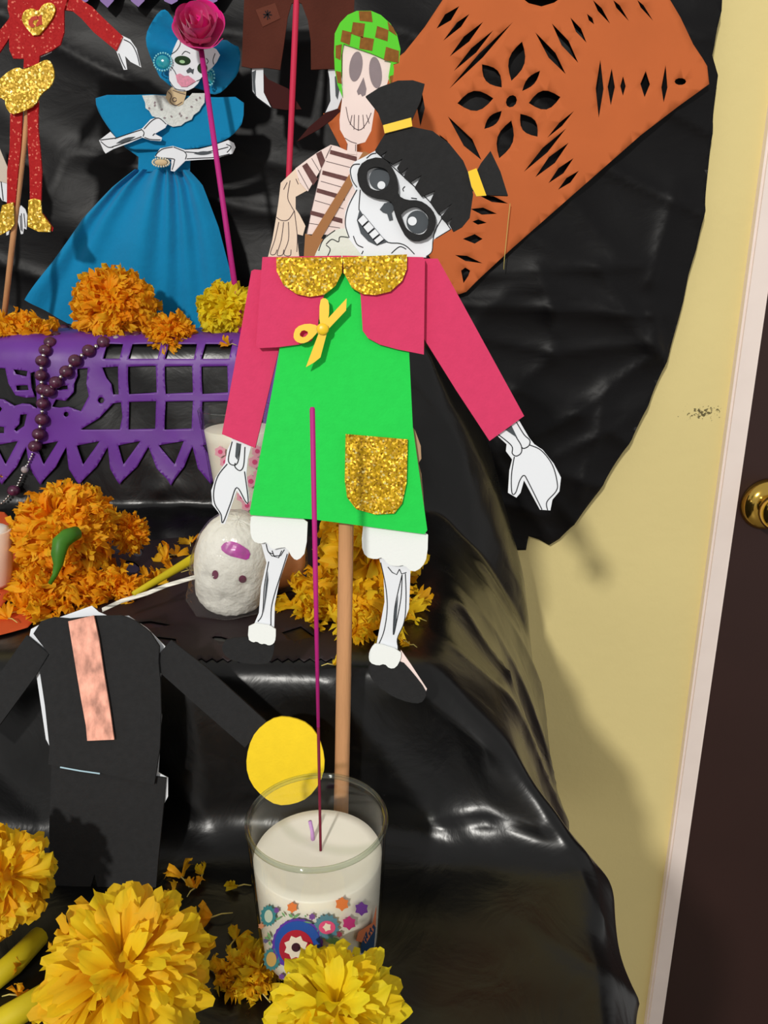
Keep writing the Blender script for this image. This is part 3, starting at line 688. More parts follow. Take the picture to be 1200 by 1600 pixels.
def pile(name, label, spots, m, n, size, h):
    V = []; Fc = []; off = 0
    cx, cy = spots[0][:2]; o0, _ = hit(cx, cy)
    for i in range(n):
        x, y, rx, ry = random.choice(spots)
        a = random.uniform(0, 6.28); r = math.sqrt(random.random()); p, nn = hit(x+rx*r*math.cos(a), y+ry*r*math.sin(a))
        hh = h*(1-r*r)*random.random()
        tv, tf = FLOR[i % 5]; d = V3((random.gauss(0, 1), random.gauss(0, 1)-.3, abs(random.gauss(0, .6))+.1))
        B = basis(d, random.uniform(0, 6)); V.append((tv*size*random.uniform(.6, 1.2)) @ np.array(B).T+np.array(p+V3((0, 0, hh+.001)))); Fc += [tuple(q+off for q in f) for f in tf]; off += len(tv)
    o = link(name, np.concatenate(V), Fc, m, None, True)
    return tag(o, label, 'petals', kind='stuff')
pile('petal_pile', 'heap of orange marigold petals on the middle step above the black suit', [(60, 945, 36, 26), (100, 935, 60, 28), (150, 930, 34, 16), (50, 912, 14, 22), (190, 932, 26, 8)], P_OR, 560, .0115, .02)
pile('petal_pile', 'loose orange petals along the top step edge at the left', [(20, 524, 40, 5), (60, 524, 30, 4), (-10, 524, 30, 5)], P_OR, 150, .013, .018)
pile('petal_pile', 'heap of golden petals on the middle step under the hanging puppet', [(500, 955, 30, 28), (560, 970, 50, 28), (600, 950, 50, 30), (480, 950, 22, 16), (575, 920, 60, 20), (570, 985, 40, 14)], P_YO, 420, .0135, .026)
pile('petal_pile', 'crumbled golden petals heaped at the left foot of the candle glass', [(376, 1520, 26, 26), (398, 1540, 24, 24), (360, 1530, 14, 12)], P_YO, 110, .008, .012)

# ------------------------------------------------------------------ candle in a printed glass
rim = onZ(495, 1278, 1.036); gx, gy = rim.x, rim.y
gz = Z1+.0012; GH = 1.036-gz
cand = thing('candle_glass', 'white candle in a clear printed glass with an incense stick, on the bottom step', 'candle', (gx, gy, gz))
GLASS = film('clear glass', (.992, .997, .988), .2, edge=.75)
def gr(h): return .0305+(.0355-.0305)*min(1, max(0, h/GH))**.8
op_ = [(0, 0), (.026, 0), (.0295, .002)]+[(gr(GH*i/14), max(.004, GH*i/14)) for i in range(1, 14)]+[(.0356, GH-.0012), (.0350, GH), (.0340, GH-.001)]
ip_ = [(gr(GH*i/14)-.0013, GH*i/14) for i in range(13, 1, -1)]+[(.026, .010), (0, .009)]
lathe('glass', op_+ip_, GLASS, cand, 64)
lathe('glass_rim', [(.0350+.0012*math.cos(a), GH-.0006+.0016*math.sin(a)) for a in [2*math.pi*i/12 for i in range(12)]], film('glass rim', (.86, .9, .84), .4, edge=.8), cand, 64, close=True)
WAX = mat('ivory candle wax', (246, 240, 226), .45, .4, bump=.12, bscale=60, var=.02, vscale=30)
wz = GH-.021
rr_ = lambda h: gr(h)-.0016
def wob(a, i): return 0
wax = lathe('wax', [(0, .0102), (.025, .0102)]+[(rr_(h), h) for h in np.linspace(.014, wz-.001, 8)]+[(rr_(wz)-.0006, wz), (rr_(wz)*.82, wz-.0004), (rr_(wz)*.45, wz-.0016), (rr_(wz)*.15, wz-.003), (0, wz-.0032)], WAX, cand, 56)
wk = [onZ(487, 1312, gz+wz-.002), ]
lw = lambda px, py, dz: onZ(px, py, gz+wz+dz)-V3((gx, gy, gz))
a_ = lw(489, 1314, -.003)
tube('wick', [a_, a_+V3((-.0002, 0, .006)), a_+V3((-.0012, 0, .0125))], [.0011, .001, .001], mat('lilac wick', (196, 150, 206), .7, .2), cand, 8)
# flat print wrapped round the glass
def wrap(name, pts, m, off=.0003, parent=cand):
    """an outline printed on the outside of the glass"""
    vv, ff = tri2d(pts, (), 6); V = []; 
    for x, y in vv:
        d = ray(x, y); p = CAM.copy(); ox, oy = p.x-gx, p.y-gy
        r = .033
        for _ in range(4):
            A_ = d.x**2+d.y**2; B_ = 2*(ox*d.x+oy*d.y); C_ = ox*ox+oy*oy-r*r
            q = B_*B_-4*A_*C_
            t = (-B_-math.sqrt(max(q, 0)))/(2*A_); hgt = CAM.z+d.z*t-gz; r = gr(hgt)+off
        V.append(CAM+d*t-V3((gx, gy, gz)))
    ff = [tuple(reversed(f)) for f in ff]
    return link(name, V, ff, m, parent, True)
def pr(n, c): return mat('glass print '+n, c, .5, .3)
g3 = lambda x, y: (380+x/5, 1390+y/5)
def gear(cx, cy, r, n, k=.16, sx=1): return [(cx+sx*r*(1+(k if i % 2 else -k*.3))*math.cos(math.pi*i/n), cy+r*(1+(k if i % 2 else -k*.3))*math.sin(math.pi*i/n)) for i in range(2*n)]
wrap('printed_medallion', gear(*g3(425, 430), 40, 26, .03, .98), pr('violet', (96, 60, 166)))
wrap('printed_medallion', ell(*g3(425, 425), 36, 36), pr('blue', (42, 84, 168)), .00045)
wrap('printed_medallion', ell(*g3(415, 460), 27, 29), pr('red', (176, 38, 56)), .0006)
wrap('printed_medallion', gear(*g3(412, 452), 16, 8, .22), pr('cream', (236, 226, 206)), .00075)
wrap('printed_medallion', ell(*g3(412, 452), 7, 7), pr('dark plum', (64, 34, 44)), .0009)
wrap('printed_badge', gear(*g3(652, 292), 18, 14), pr('grey teal', (86, 132, 150)))
wrap('printed_badge', ell(*g3(655, 296), 13, 10.5), pr('rose', (222, 84, 130)), .00045)
wrap('printed_badge', gear(*g3(655, 294), 5.5, 5, .3), pr('cream', (236, 226, 206)), .0006)
wrap('printed_badge', gear(*g3(196, 205), 15, 13, .16, .75), pr('teal', (60, 134, 140)))
wrap('printed_badge', ell(*g3(198, 208), 6.5, 10), pr('pale green', (190, 206, 186)), .00045)
wrap('printed_badge', gear(*g3(222, 545), 16, 13, .16, .75), pr('teal', (60, 134, 140)))
wrap('printed_badge', ell(*g3(220, 545), 8, 11.5), pr('ochre', (206, 168, 96)), .00045)
for x, y, r, c, n in [(382, 140, 7, (226, 126, 66), 'orange'), (772, 113, 9, (226, 136, 70), 'orange'), (258, 162, 4, (118, 76, 150), 'lilac'), (538, 213, 4.5, (118, 76, 150), 'lilac'), (752, 350, 4, (150, 60, 80), 'wine'), (300, 680, 4, (140, 100, 150), 'lilac'), (828, 262, 9, (190, 56, 120), 'pink'), (925, 150, 9, (110, 62, 146), 'violet flower'), (175, 400, 3.5, (96, 92, 130), 'slate'), (140, 285, 4, (216, 150, 110), 'peach')]:
    wrap('printed_flower', gear(*g3(x, y), r, 6, .28), pr(n, c))
for a, b, w in [((390, 220), (352, 190), 2.2), ((390, 220), (436, 195), 2.2), ((300, 215), (250, 240), 1.6), ((470, 250), (540, 262), 1.3), ((480, 200), (494, 215), 1.5), ((300, 175), (330, 215), 1.5), ((190, 330), (215, 390), 2), ((165, 370), (205, 390), 2), ((200, 400), (215, 440), 2), ((640, 400), (760, 395), 5), ((690, 430), (740, 380), 4)]:
    wrap('printed_leaf', leaf(g3(*a), g3(*b), w), pr('green', (112, 164, 108)))
wrap('printed_leaf', [g3(900, 330), g3(1010, 260), g3(1042, 120), g3(1036, 300), g3(960, 420), g3(880, 400)], pr('coral', (206, 120, 80)))
wrap('printed_patch', [g3(960, 330), g3(1020, 270), g3(1036, 300), g3(1020, 470), g3(920, 500), g3(920, 430)], pr('navy', (36, 64, 96)))

# incense stick standing in the candle
b0 = onZ(501, 1329, gz+wz-.0028); t0 = onY(488, 636, gy+.035)
mid = b0+(t0-b0)*.3
inc = thing('incense_stick', 'magenta incense stick standing in the candle in front of the green dress', 'incense', b0)
tube('coating', [mid-b0, (mid+(t0-mid)*.5)-b0, t0-b0-(t0-mid).normalized()*.001, t0-b0], [.00085, .00125, .0013, .0009], MAG, inc, 10)
tube('stick', [V3((0, 0, 0)), mid-b0], [.0007, .0008], BARE, inc, 8)

# ------------------------------------------------------------------ puppet: girl in green dress
def rod(pts_px, pl, d, r0, m, parent, name='rod', jit=0):
    return tube(name, [pl.L(x, y, d) for x, y in pts_px], r0, m, parent, 14, jit)
gp = Plane((onY(533, 1350, .392).x, .392, Z1+.002), .135)
girl = thing('puppet', 'paper skeleton girl puppet with black glasses, pink jacket and green dress on a rod', 'puppet', M=gp.M)
r3 = lambda x, y: (320+x/3, 370+y/3)
R_ = lambda l: [r3(*q) for q in l]
rod([(541, 640), (541, 820), (538, 1000), (535, 1180), (531, 1353)], gp, -.0055, [.0044, .0044, .0045, .0046, .0047], WOOD, girl, 'rod', .02)
# legs
q7 = lambda x, y: (290+x/2.927, 780+y/2.927)
Q = lambda l: [q7(*q) for q in l]
leg = cut('leg', Q([(355, 160), (345, 200), (370, 290), (345, 400), (335, 520), (312, 575), (405, 585), (408, 480), (430, 370), (472, 245), (470, 160)]), gp, 0, .0006, WHITE, girl)
ink('bone_line', [Q(l) for l in [crv([(368, 205), (378, 240), (400, 250)]), crv([(380, 285), (360, 400), (352, 520), (330, 560)]), crv([(465, 250), (435, 345), (408, 430), (392, 500), (390, 580)]), [(395, 235), (405, 262), (425, 268), (440, 235)], [(378, 240), (395, 260), (435, 258), (452, 230)]]], 1.4, gp, 0, INK, leg)
cut('bone_shade', Q([(375, 330), (366, 390), (356, 520), (368, 450), (378, 370)]), gp, .0004, .0002, DGREY, leg)
leg = cut('leg', Q([(880, 200), (885, 270), (905, 350), (910, 470), (875, 655), (868, 690), (970, 700), (968, 640), (1000, 560), (1022, 500), (1028, 335), (1030, 200)]), gp, 0, .0006, WHITE, girl)
ink('bone_line', [Q(l) for l in [crv([(892, 290), (915, 400), (922, 500), (908, 600), (885, 660)]), crv([(1005, 340), (1008, 450), (1000, 560), (968, 640), (978, 690)]), crv([(990, 345), (970, 430), (955, 510), (950, 620), (965, 560), (985, 450), (990, 345)]), [(925, 310), (945, 335), (965, 345), (978, 320)], [(978, 320), (988, 342), (1010, 335)]]], 1.4, gp, 0, INK, leg)
cut('bone_shade', Q([(972, 440), (955, 510), (950, 620), (964, 550)]), gp, .0004, .0002, DGREY, leg)
for sh in ([(165, 690), (170, 665), (185, 640), (290, 630), (406, 650), (404, 700), (385, 750), (330, 756), (250, 748), (190, 728)], [(835, 760), (880, 735), (985, 735), (1040, 795), (1098, 870), (1100, 905), (1075, 935), (1020, 930), (950, 905), (870, 850), (838, 800)]):
    cut('shoe', Q(sh), gp, .0012, .002, BLACKF, girl, sm=1)
cut('shoe_backing', Q([(985, 690), (1030, 755), (1104, 868), (1098, 880), (1040, 800), (975, 745)]), gp, .0004, .0006, PINKPAPER, girl)
cut('sock_frill', Q([(290, 562), (412, 580), (412, 640), (402, 662), (380, 670), (362, 660), (345, 664), (325, 650), (308, 656), (284, 640)]), gp, .0022, .001, WFOAM, girl, sm=1)
cut('sock_frill', Q([(872, 655), (985, 692), (985, 730), (962, 772), (932, 775), (910, 752), (880, 762), (842, 748), (836, 715), (848, 680)]), gp, .0022, .001, WFOAM, girl, sm=1)
cut('bloomer_leg', Q([(300, 60), (294, 140), (305, 190), (340, 205), (372, 195), (395, 232), (430, 222), (462, 220), (490, 272), (516, 280), (552, 240), (560, 60)]), gp, .003, .001, WFOAM, girl, sm=1)
cut('bloomer_leg', Q([(815, 90), (803, 210), (822, 264), (870, 276), (900, 264), (926, 300), (968, 308), (1000, 300), (1038, 336), (1082, 312), (1106, 262), (1110, 130)]), gp, .003, .001, WFOAM, girl, sm=1)
# arms
cut('sleeve', R_([(218, 160), (232, 153), (268, 156), (350, 158), (350, 518), (236, 990), (80, 925), (155, 520)]), gp, .0035, .002, PINK, girl)
cut('sleeve', [(660, 404), (676, 404), (684, 404), (715, 460), (819, 650), (765, 689), (713, 610), (663, 530), (650, 480)], gp, .0035, .002, PINK, girl)
q8 = lambda x, y: (640+x/4.615, 640+y/4.615)
T = lambda l: [q8(*q) for q in l]
h = cut('hand', T([(600, 140), (640, 195), (700, 250), (695, 300), (740, 360), (720, 440), (710, 600), (770, 635), (800, 600), (825, 510), (940, 722), (1015, 727), (1030, 650), (1080, 590), (1092, 490), (1040, 390), (960, 290), (900, 250), (860, 200), (790, 80), (700, 60)]), gp, .001, .0008, WHITE, girl)
ink('bone_line', [T(crv(l)) for l in [[(755, 340), (735, 470), (738, 600), (765, 598), (795, 510), (825, 475), (855, 520), (955, 722)], [(865, 255), (950, 295), (1030, 400), (1065, 530), (1055, 590), (990, 665), (995, 725)], [(640, 180), (735, 260), (740, 315), (770, 335), (805, 310), (805, 260), (770, 200), (728, 120)], [(805, 270), (825, 280), (860, 260), (866, 220), (825, 180), (770, 90)]]], 1.5, gp, .001, INK, h)
cut('bone_shade', T([(690, 145), (735, 115), (778, 205)]), gp, .0014, .0002, DGREY, h)
h = cut('hand', R_([(130, 930), (125, 960), (105, 1000), (95, 1060), (50, 1130), (30, 1190), (35, 1255), (70, 1300), (76, 1346), (95, 1346), (150, 1190), (195, 1255), (210, 1240), (195, 1110), (202, 1040), (218, 980)]), gp, .001, .0008, WHITE, girl)
ink('bone_line', [R_(crv(l)) for l in [[(105, 1065), (62, 1120), (42, 1190), (46, 1250), (75, 1300), (84, 1340), (120, 1250), (150, 1175), (192, 1243), (203, 1232), (186, 1100)], [(128, 960), (110, 1045), (130, 1070), (155, 1055), (168, 970)], [(142, 1060), (142, 1080), (165, 1096), (182, 1070), (188, 985)]]], 1.5, gp, .001, INK, h)
cut('bone_shade', R_([(148, 965), (170, 972), (152, 1045), (142, 1030)]), gp, .0014, .0002, DGREY, h)
# dress, jacket, collar
cut('dress', R_([(345, 100), (920, 100), (940, 400), (958, 545), (975, 890), (1043, 1375), (1030, 1394), (640, 1342), (500, 1324), (215, 1304), (210, 1290), (345, 560), (380, 300)]), gp, .0062, .0022, GREEN, girl)
cut('dress_backing', R_([(960, 880), (985, 905), (1012, 980), (1015, 1040), (1002, 1060), (1015, 1110), (1024, 1200), (1036, 1370), (1000, 1370), (960, 1100)]), gp, .0022, .0008, mat('brown cardboard', (186, 150, 118), .9, .1), girl)
cut('jacket_front', R_([(270, 95), (640, 88), (640, 170), (560, 270), (540, 330), (530, 420), (500, 488), (440, 505), (340, 518), (250, 522), (240, 510), (255, 300)]), gp, .0084, .002, PINK, girl)
cut('jacket_front', R_([(645, 88), (1024, 95), (1032, 112), (1030, 300), (1027, 552), (900, 527), (820, 505), (765, 475), (740, 440), (730, 270), (680, 200), (648, 168)]), gp, .0084, .002, PINK, girl)
cut('collar', R_([(335, 97), (336, 160), (370, 228), (430, 268), (490, 281), (560, 271), (612, 230), (642, 170), (646, 96)]), gp, .0106, .002, GOLD, girl)
cut('collar', R_([(647, 96), (652, 170), (690, 240), (740, 268), (800, 273), (870, 256), (925, 206), (947, 150), (948, 82)]), gp, .0106, .002, GOLD, girl)
cut('pocket', R_([(660, 925), (951, 950), (946, 1150), (925, 1250), (888, 1297), (800, 1302), (710, 1277), (667, 1222), (656, 1140)]), gp, .0084, .002, GOLD, girl)
# bow
cut('ribbon_loop', R_([(413, 465), (428, 422), (480, 405), (530, 415), (535, 440), (492, 488), (455, 502), (425, 490)]), gp, .0125, .0012, YRIB, girl, holes=[R_([(440, 462), (458, 434), (490, 448), (466, 474)])], sm=1)
cut('ribbon_loop', R_([(538, 298), (560, 284), (583, 302), (582, 380), (562, 425), (536, 412)]), gp, .0122, .0012, YRIB, girl, sm=1)
cut('ribbon_tail', R_([(665, 288), (662, 345), (572, 440), (530, 455), (528, 425), (580, 380)]), gp, .0135, .0008, YRIB, girl)
cut('ribbon_tail', R_([(540, 435), (578, 430), (542, 565), (514, 588), (474, 611), (508, 520)]), gp, .0130, .0008, YRIB, girl)
ball('ribbon_knot', gp.L(*r3(552, 432), .0142), .0022, YRIB, girl, 10, 6, (1.6, .5, 1.4))
# neck and head
q9 = lambda x, y: (490+x/3.871, 100+y/3.871)
U = lambda l: [q9(*q) for q in l]
neck = cut('neck', U([(0, 1170), (60, 1050), (130, 1000), (220, 990), (420, 1080), (420, 1200), (0, 1200)]), gp, .0022, .0006, mat('crumpled pale paper', (226, 228, 218), .8, .2, bump=.5, bscale=120), girl, sm=1)
ink('bone_line', [U(crv(l)) for l in [[(75, 1090), (110, 1060), (150, 1075), (160, 1045), (215, 1050)], [(75, 1095), (100, 1120), (85, 1160)], [(30, 1130), (60, 1060), (130, 1005)]]], 1.2, gp, .0022, INK, neck)
head = cut('head', U([(372, 525), (310, 560), (250, 590), (215, 635), (222, 690), (240, 740), (255, 770), (215, 830), (190, 900), (188, 985), (215, 1060), (300, 1170), (680, 1170), (712, 1140), (728, 1060), (832, 1000), (860, 900), (760, 700), (560, 520)]), gp, .0030, .0008, WHITE, girl)
ink('bone_line', [U(crv(l)) for l in [[(280, 605), (240, 610), (222, 645), (235, 705), (262, 745)], [(282, 760), (275, 850), (275, 885)], [(262, 760), (215, 850), (195, 920), (193, 980), (215, 1050)], [(275, 880), (330, 960), (430, 1070), (520, 1085), (565, 1105), (610, 1150)], [(240, 1040), (262, 1090), (300, 1110)], [(775, 935), (735, 1010), (722, 1070), (715, 1135), (680, 1165)], [(545, 770), (540, 755), (553, 740)], [(590, 810), (625, 815)], [(830, 1000), (740, 1055)], [(375, 530), (500, 640), (700, 830), (830, 1000)], [(290, 1150), (300, 1130)], [(470, 1145), (520, 1105), (560, 1120)], [(320, 570), (350, 545), (378, 540)]]], 1.3, gp, .0030, INK, head)
cut('mouth', U([(278, 880), (262, 945), (285, 1025), (330, 1072), (382, 1098), (450, 1075), (380, 1020), (320, 950)]), gp, .0034, .0002, DGREY, head)
for k in range(4):
    a0 = (262, 942); a1 = (386, 1094); b0_ = (298, 906); b1_ = (428, 1062)
    L_ = lambda p, q, t: (p[0]+(q[0]-p[0])*t, p[1]+(q[1]-p[1])*t)
    t0_, t1_ = [0, .27, .55, .79, 1][k]+.015, [0, .27, .55, .79, 1][k+1]-.015
    tq = [L_(a0, a1, t0_), L_(a0, a1, t1_), L_(b0_, b1_, t1_), L_(b0_, b1_, t0_)]
    to_ = cut('tooth', U(tq), gp, .0038, .0002, WHITE, head)
    ink('tooth_line', [U(tq+tq[:1])], 1.0, gp, .0038, INK, head)
cut('nose', U([(400, 880), (428, 842), (470, 833), (490, 850), (486, 880), (472, 900), (480, 942), (458, 948), (444, 905), (420, 898)]), gp, .0036, .0002, DGREY, head)
for cx, cy, r, hx, hy, hr in [(398, 695, 62, 410, 733, 24), (628, 955, 66, 597, 950, 27)]:
    e = cut('eye', ell(*q9(cx, cy), r/3.871, r/3.871*1.05, 0, 28), gp, .0036, .0002, DGREY, head)
    cut('pupil', ell(*q9(cx-4, cy-10), r/3.871*.55, r/3.871*.62, 20, 20), gp, .0040, .0002, INK, e) if False else None
    cut('eye_glint', ell(*q9(hx, hy), hr/3.871, hr/3.871, 0, 20), gp, .0040, .0002, WHITE, e)
gl = [(262, 650), (300, 585), (400, 558), (460, 600), (498, 665), (515, 740), (512, 795), (560, 823), (640, 823), (700, 860), (737, 910), (742, 980), (702, 1050), (620, 1076), (560, 1048), (518, 970), (490, 900), (478, 838), (440, 817), (370, 810), (300, 775), (268, 720)]
cut('glasses', U(gl), gp, .0062, .002, BLACKF, girl, holes=[U(crv([(322, 690), (330, 640), (380, 622), (440, 640), (460, 690), (440, 745), (390, 765), (340, 745), (322, 690)])[:-1]), U(crv([(528, 910), (560, 880), (620, 862), (680, 900), (696, 960), (670, 1020), (620, 1028), (560, 990), (528, 910)])[:-1])], sm=1)
hair = [(372, 520), (430, 425), (510, 392), (600, 380), (720, 405), (820, 480), (905, 585), (945, 680), (965, 790), (945, 930), (900, 985), (848, 1014), (822, 968), (838, 930), (806, 962), (770, 925), (840, 842), (755, 905), (705, 832), (735, 765), (680, 790), (655, 800), (612, 745), (655, 670), (585, 715), (545, 680), (572, 625), (530, 660), (505, 628), (538, 572), (480, 605), (420, 568), (446, 525), (408, 552)]
cut('hair', U(hair), gp, .0056, .0018, BLACKF, girl)
cut('hair_tuft', U([(315, 195), (400, 140), (510, 100), (600, 98), (672, 120), (648, 220), (592, 345), (560, 400), (440, 420), (420, 370), (390, 290)]), gp, .0048, .0018, BLACKF, girl)
cut('hair_tuft', U([(1070, 525), (1130, 650), (1176, 796), (1050, 792), (950, 760), (940, 700), (985, 650), (1012, 600)]), gp, .0048, .0018, BLACKF, girl)
cut('hair_band', U([(420, 370), (590, 324), (597, 376), (430, 419)]), gp, .0070, .001, YRIB, girl)
cut('hair_band', U([(934, 650), (985, 630), (1045, 795), (985, 800), (955, 740)]), gp, .0070, .001, YRIB, girl)

# ------------------------------------------------------------------ puppet: black suit
sp_ = Plane((onY(170, 1420, .378).x, .378, Z1+.001), .33)
suit = thing('puppet', 'black foam suit puppet with a coppery tie, leaning on the step at lower left', 'puppet', M=sp_.M)
q10 = lambda x, y: (x/2.79, 940+y/2.79)
X = lambda l: [q10(*q) for q in l]
cut('paper_backing', X([(125, 165), (135, 120), (200, 85), (260, 68), (400, 18), (430, 45), (470, 62), (560, 62), (640, 115), (720, 195), (700, 330), (705, 500), (690, 745), (732, 768), (732, 850), (712, 888), (660, 700), (300, 720), (262, 716), (200, 600), (150, 260)]), sp_, 0, .0006, WHITE, suit)
cut('trousers', X([(225, 700), (722, 770), (712, 900), (690, 1120), (672, 1340), (560, 1345), (432, 1340), (425, 1250), (412, 1190), (396, 1240), (385, 1340), (222, 1340), (214, 1000)]), sp_, .0022, .002, BLACKF, suit)
cut('sleeve', X([(115, 148), (212, 228), (150, 330), (0, 535), (-90, 640), (-190, 560), (0, 312)]), sp_, .0030, .002, BLACKF, suit)
cut('sleeve', X([(745, 168), (655, 272), (860, 455), (1068, 637), (1160, 522), (900, 288)]), sp_, .0030, .002, BLACKF, suit)
cut('jacket', X([(145, 140), (180, 85), (232, 68), (300, 74), (410, 62), (530, 60), (592, 85), (655, 135), (694, 195), (690, 260), (698, 340), (702, 480), (696, 640), (672, 798), (440, 747), (210, 710), (216, 640), (195, 450), (172, 300), (216, 232)]), sp_, .0052, .002, BLACKF, suit)
cut('tie', X([(297, 86), (408, 60), (430, 160), (452, 310), (474, 440), (497, 602), (380, 607), (374, 540), (352, 420), (322, 240)]), sp_, .0078, .0012, COPPER, suit)
cut('foam_disc', [(446+61*math.cos(a)*(1+.012*math.sin(5*a)), 1189+69*math.sin(a)*(1+.012*math.cos(7*a))) for a in [2*math.pi*i/30 for i in range(30)]], sp_, .0052, .002, YELF, suit, label='round yellow foam disc at the end of the sleeve')
ink('lining_edge', [X([(262, 722), (350, 738), (435, 750)])], 2.0, sp_, .0052, mat('pale blue lining', (170, 200, 214), .7, .2), suit)

# ------------------------------------------------------------------ puppet: boy with a striped shirt
bp_ = Plane((onY(545, 520, .80).x, .80, Z3+.001))
boy = thing('puppet', 'pale paper skeleton boy puppet with a green and brown checked cap and striped shirt', 'puppet', M=bp_.M)
q2 = lambda x, y: (370+x/2.667, y/2.667)
B2 = lambda l: [q2(*q) for q in l]
rod([(548, 240), (545, 400), (545, 522)], bp_, -.004, .0028, WOOD, boy)
head = cut('skull', B2([(442, 180), (440, 300), (438, 420), (428, 500), (430, 540), (448, 572), (462, 600), (458, 640), (500, 645), (500, 602), (535, 592), (560, 545), (575, 450), (620, 370), (642, 300), (648, 240), (560, 150)]), bp_, .002, .0008, PINKPAPER, boy)
for c in ((496, 277, 27, 63, 8), (578, 302, 26, 66, -6)):
    cut('eye_socket', ell(*q2(c[0], c[1]), c[2]/2.667, c[3]/2.667, c[4]), bp_, .0024, .0002, GREYINK, head)
cut('nose', B2([(528, 322), (540, 370), (536, 395), (522, 402), (516, 390), (506, 396), (500, 380), (512, 355)]), bp_, .0024, .0002, GREYINK, head)
ink('pencil_line', [B2(crv(l)) for l in [[(455, 445), (468, 505), (495, 537), (520, 538), (545, 505), (560, 470)], [(480, 480), (472, 520)], [(490, 478), (488, 540)], [(508, 480), (506, 545)], [(525, 478), (530, 535)], [(540, 478), (552, 515)], [(450, 575), (475, 590), (500, 598)], [(460, 600), (458, 625)], [(495, 602), (495, 630)]]], .9, bp_, .002, THIN, head)
cap = cut('cap', B2([(440, 405), (420, 355), (408, 290), (405, 220), (408, 140), (430, 95), (462, 62), (500, 45), (560, 45), (600, 62), (640, 98), (668, 145), (682, 205), (676, 260), (652, 268), (655, 290), (652, 320), (640, 350), (632, 320), (642, 258), (560, 222), (445, 183), (436, 230), (436, 330)]), bp_, .0042, .002, mat('bright green foam', (98, 216, 56), .85, .2), boy)
for k, sq in enumerate([[(508, 46), (560, 46), (566, 92), (512, 86)], [(484, 92), (534, 98), (526, 158), (476, 140)], [(440, 125), (478, 135), (470, 188), (432, 172)], [(585, 108), (632, 125), (628, 172), (576, 155)], [(516, 152), (572, 162), (564, 212), (510, 202)], [(622, 195), (676, 212), (674, 262), (612, 250)], [(628, 88), (652, 115), (668, 150), (634, 128)], [(412, 190), (438, 184), (432, 250), (412, 240)], [(412, 295), (434, 300), (438, 350), (420, 345)], [(636, 318), (652, 312), (648, 345), (640, 348)]]):
    cut('cap_check', B2(sq), bp_, .0045, .0003, mat('brown cap check', (140, 92, 40), .85, .2, var=.2, vscale=200), cap)
shirt = cut('shirt', B2([(390, 603), (420, 610), (455, 626), (530, 636), (575, 645), (620, 720), (620, 975), (470, 980), (290, 976), (310, 880), (350, 700)]), bp_, .0012, .0008, PINKPAPER, boy)
sl = cut('sleeve', B2([(392, 603), (340, 632), (300, 660), (244, 702), (262, 760), (296, 798), (352, 702)]), bp_, .0016, .0008, PINKPAPER, boy)
for a, b in [((390, 632), (500, 662)), ((358, 718), (470, 748)), ((335, 792), (450, 825)), ((308, 885), (440, 920))]:
    cut('stripe', B2([(a[0], a[1]-8), (b[0], b[1]-9), (b[0], b[1]+11), (a[0]-3, a[1]+9)]), bp_, .0015, .0002, BROWNINK, shirt)
ink('pencil_line', [B2(l) for l in [[(372, 672), (480, 700)], [(350, 755), (455, 785)], [(325, 835), (445, 870)], [(300, 930), (430, 950)], [(352, 700), (310, 880), (292, 975)], [(395, 608), (370, 660)]]], .8, bp_, .0012, THIN, shirt)
for s in ([(330, 640), (352, 628), (368, 668), (352, 702)], [(272, 692), (292, 678), (338, 745), (318, 772)]):
    cut('stripe', B2(s), bp_, .0019, .0002, BROWNINK, sl)
ink('pencil_line', [B2(l) for l in [[(312, 660), (345, 715)], [(255, 708), (300, 790)]]], .8, bp_, .0016, THIN, sl)
arm = cut('arm', B2([(246, 702), (183, 762), (174, 840), (165, 900), (148, 1000), (130, 1070), (260, 1072), (250, 975), (275, 982), (286, 942), (262, 895), (245, 870), (245, 820), (296, 792), (262, 745)]), bp_, .0006, .0008, WOODP, boy)
ink('pencil_line', [B2(crv(l)) for l in [[(165, 905), (185, 918), (215, 915), (240, 878)], [(222, 752), (212, 820), (225, 855), (240, 880)], [(175, 925), (158, 1000), (140, 1055), (158, 1060), (168, 1040)], [(195, 925), (185, 1000), (168, 1060), (190, 1062), (196, 1040)], [(215, 925), (215, 1000), (196, 1058), (222, 1065), (226, 1040)], [(240, 880), (250, 960), (252, 1000), (250, 1050)], [(210, 760), (195, 790)], [(246, 745), (256, 768)], [(256, 742), (266, 765)]]], 1.0, bp_, .0006, THIN, arm)
cut('strap', B2([(528, 630), (556, 640), (345, 1005), (300, 1000), (325, 960)]), bp_, .0028, .0008, STRAP, boy)
cut('satchel', B2([(285, 974), (340, 990), (400, 1010), (400, 1090), (278, 1090)]), bp_, .0036, .0008, STRAP, boy)

# ------------------------------------------------------------------ puppet: brown shorts, seen from the waist down
np_ = Plane((onY(441, 510, .862).x, .862, Z3+.001))
brown = thing('puppet', 'puppet in brown felt shorts with thin skeleton legs, on a crimson stick', 'puppet', M=np_.M)
rod([(465, -60), (463, 5), (452, 260), (441, 512)], np_, .0015, [.0030, .0030, .0030, .003], STICKRED, brown, 'rod')
for l, s in (([(60, 270), (64, 380), (85, 408), (145, 452), (112, 385), (110, 270)], [(64, 300), (68, 375), (80, 402), (76, 340), (80, 292)]), ([(374, 270), (384, 330), (388, 420), (365, 472), (420, 452), (440, 400), (438, 330), (430, 270)], [(408, 320), (412, 400), (420, 415), (430, 360), (420, 310)])):
    g = cut('leg', B2(l), np_, 0, .0008, WHITE, brown)
    ink('bone_line', [B2(l[:4])], 1.4, np_, 0, INK, g)
    cut('bone_shade', B2(s), np_, .0004, .0002, DGREY, g)
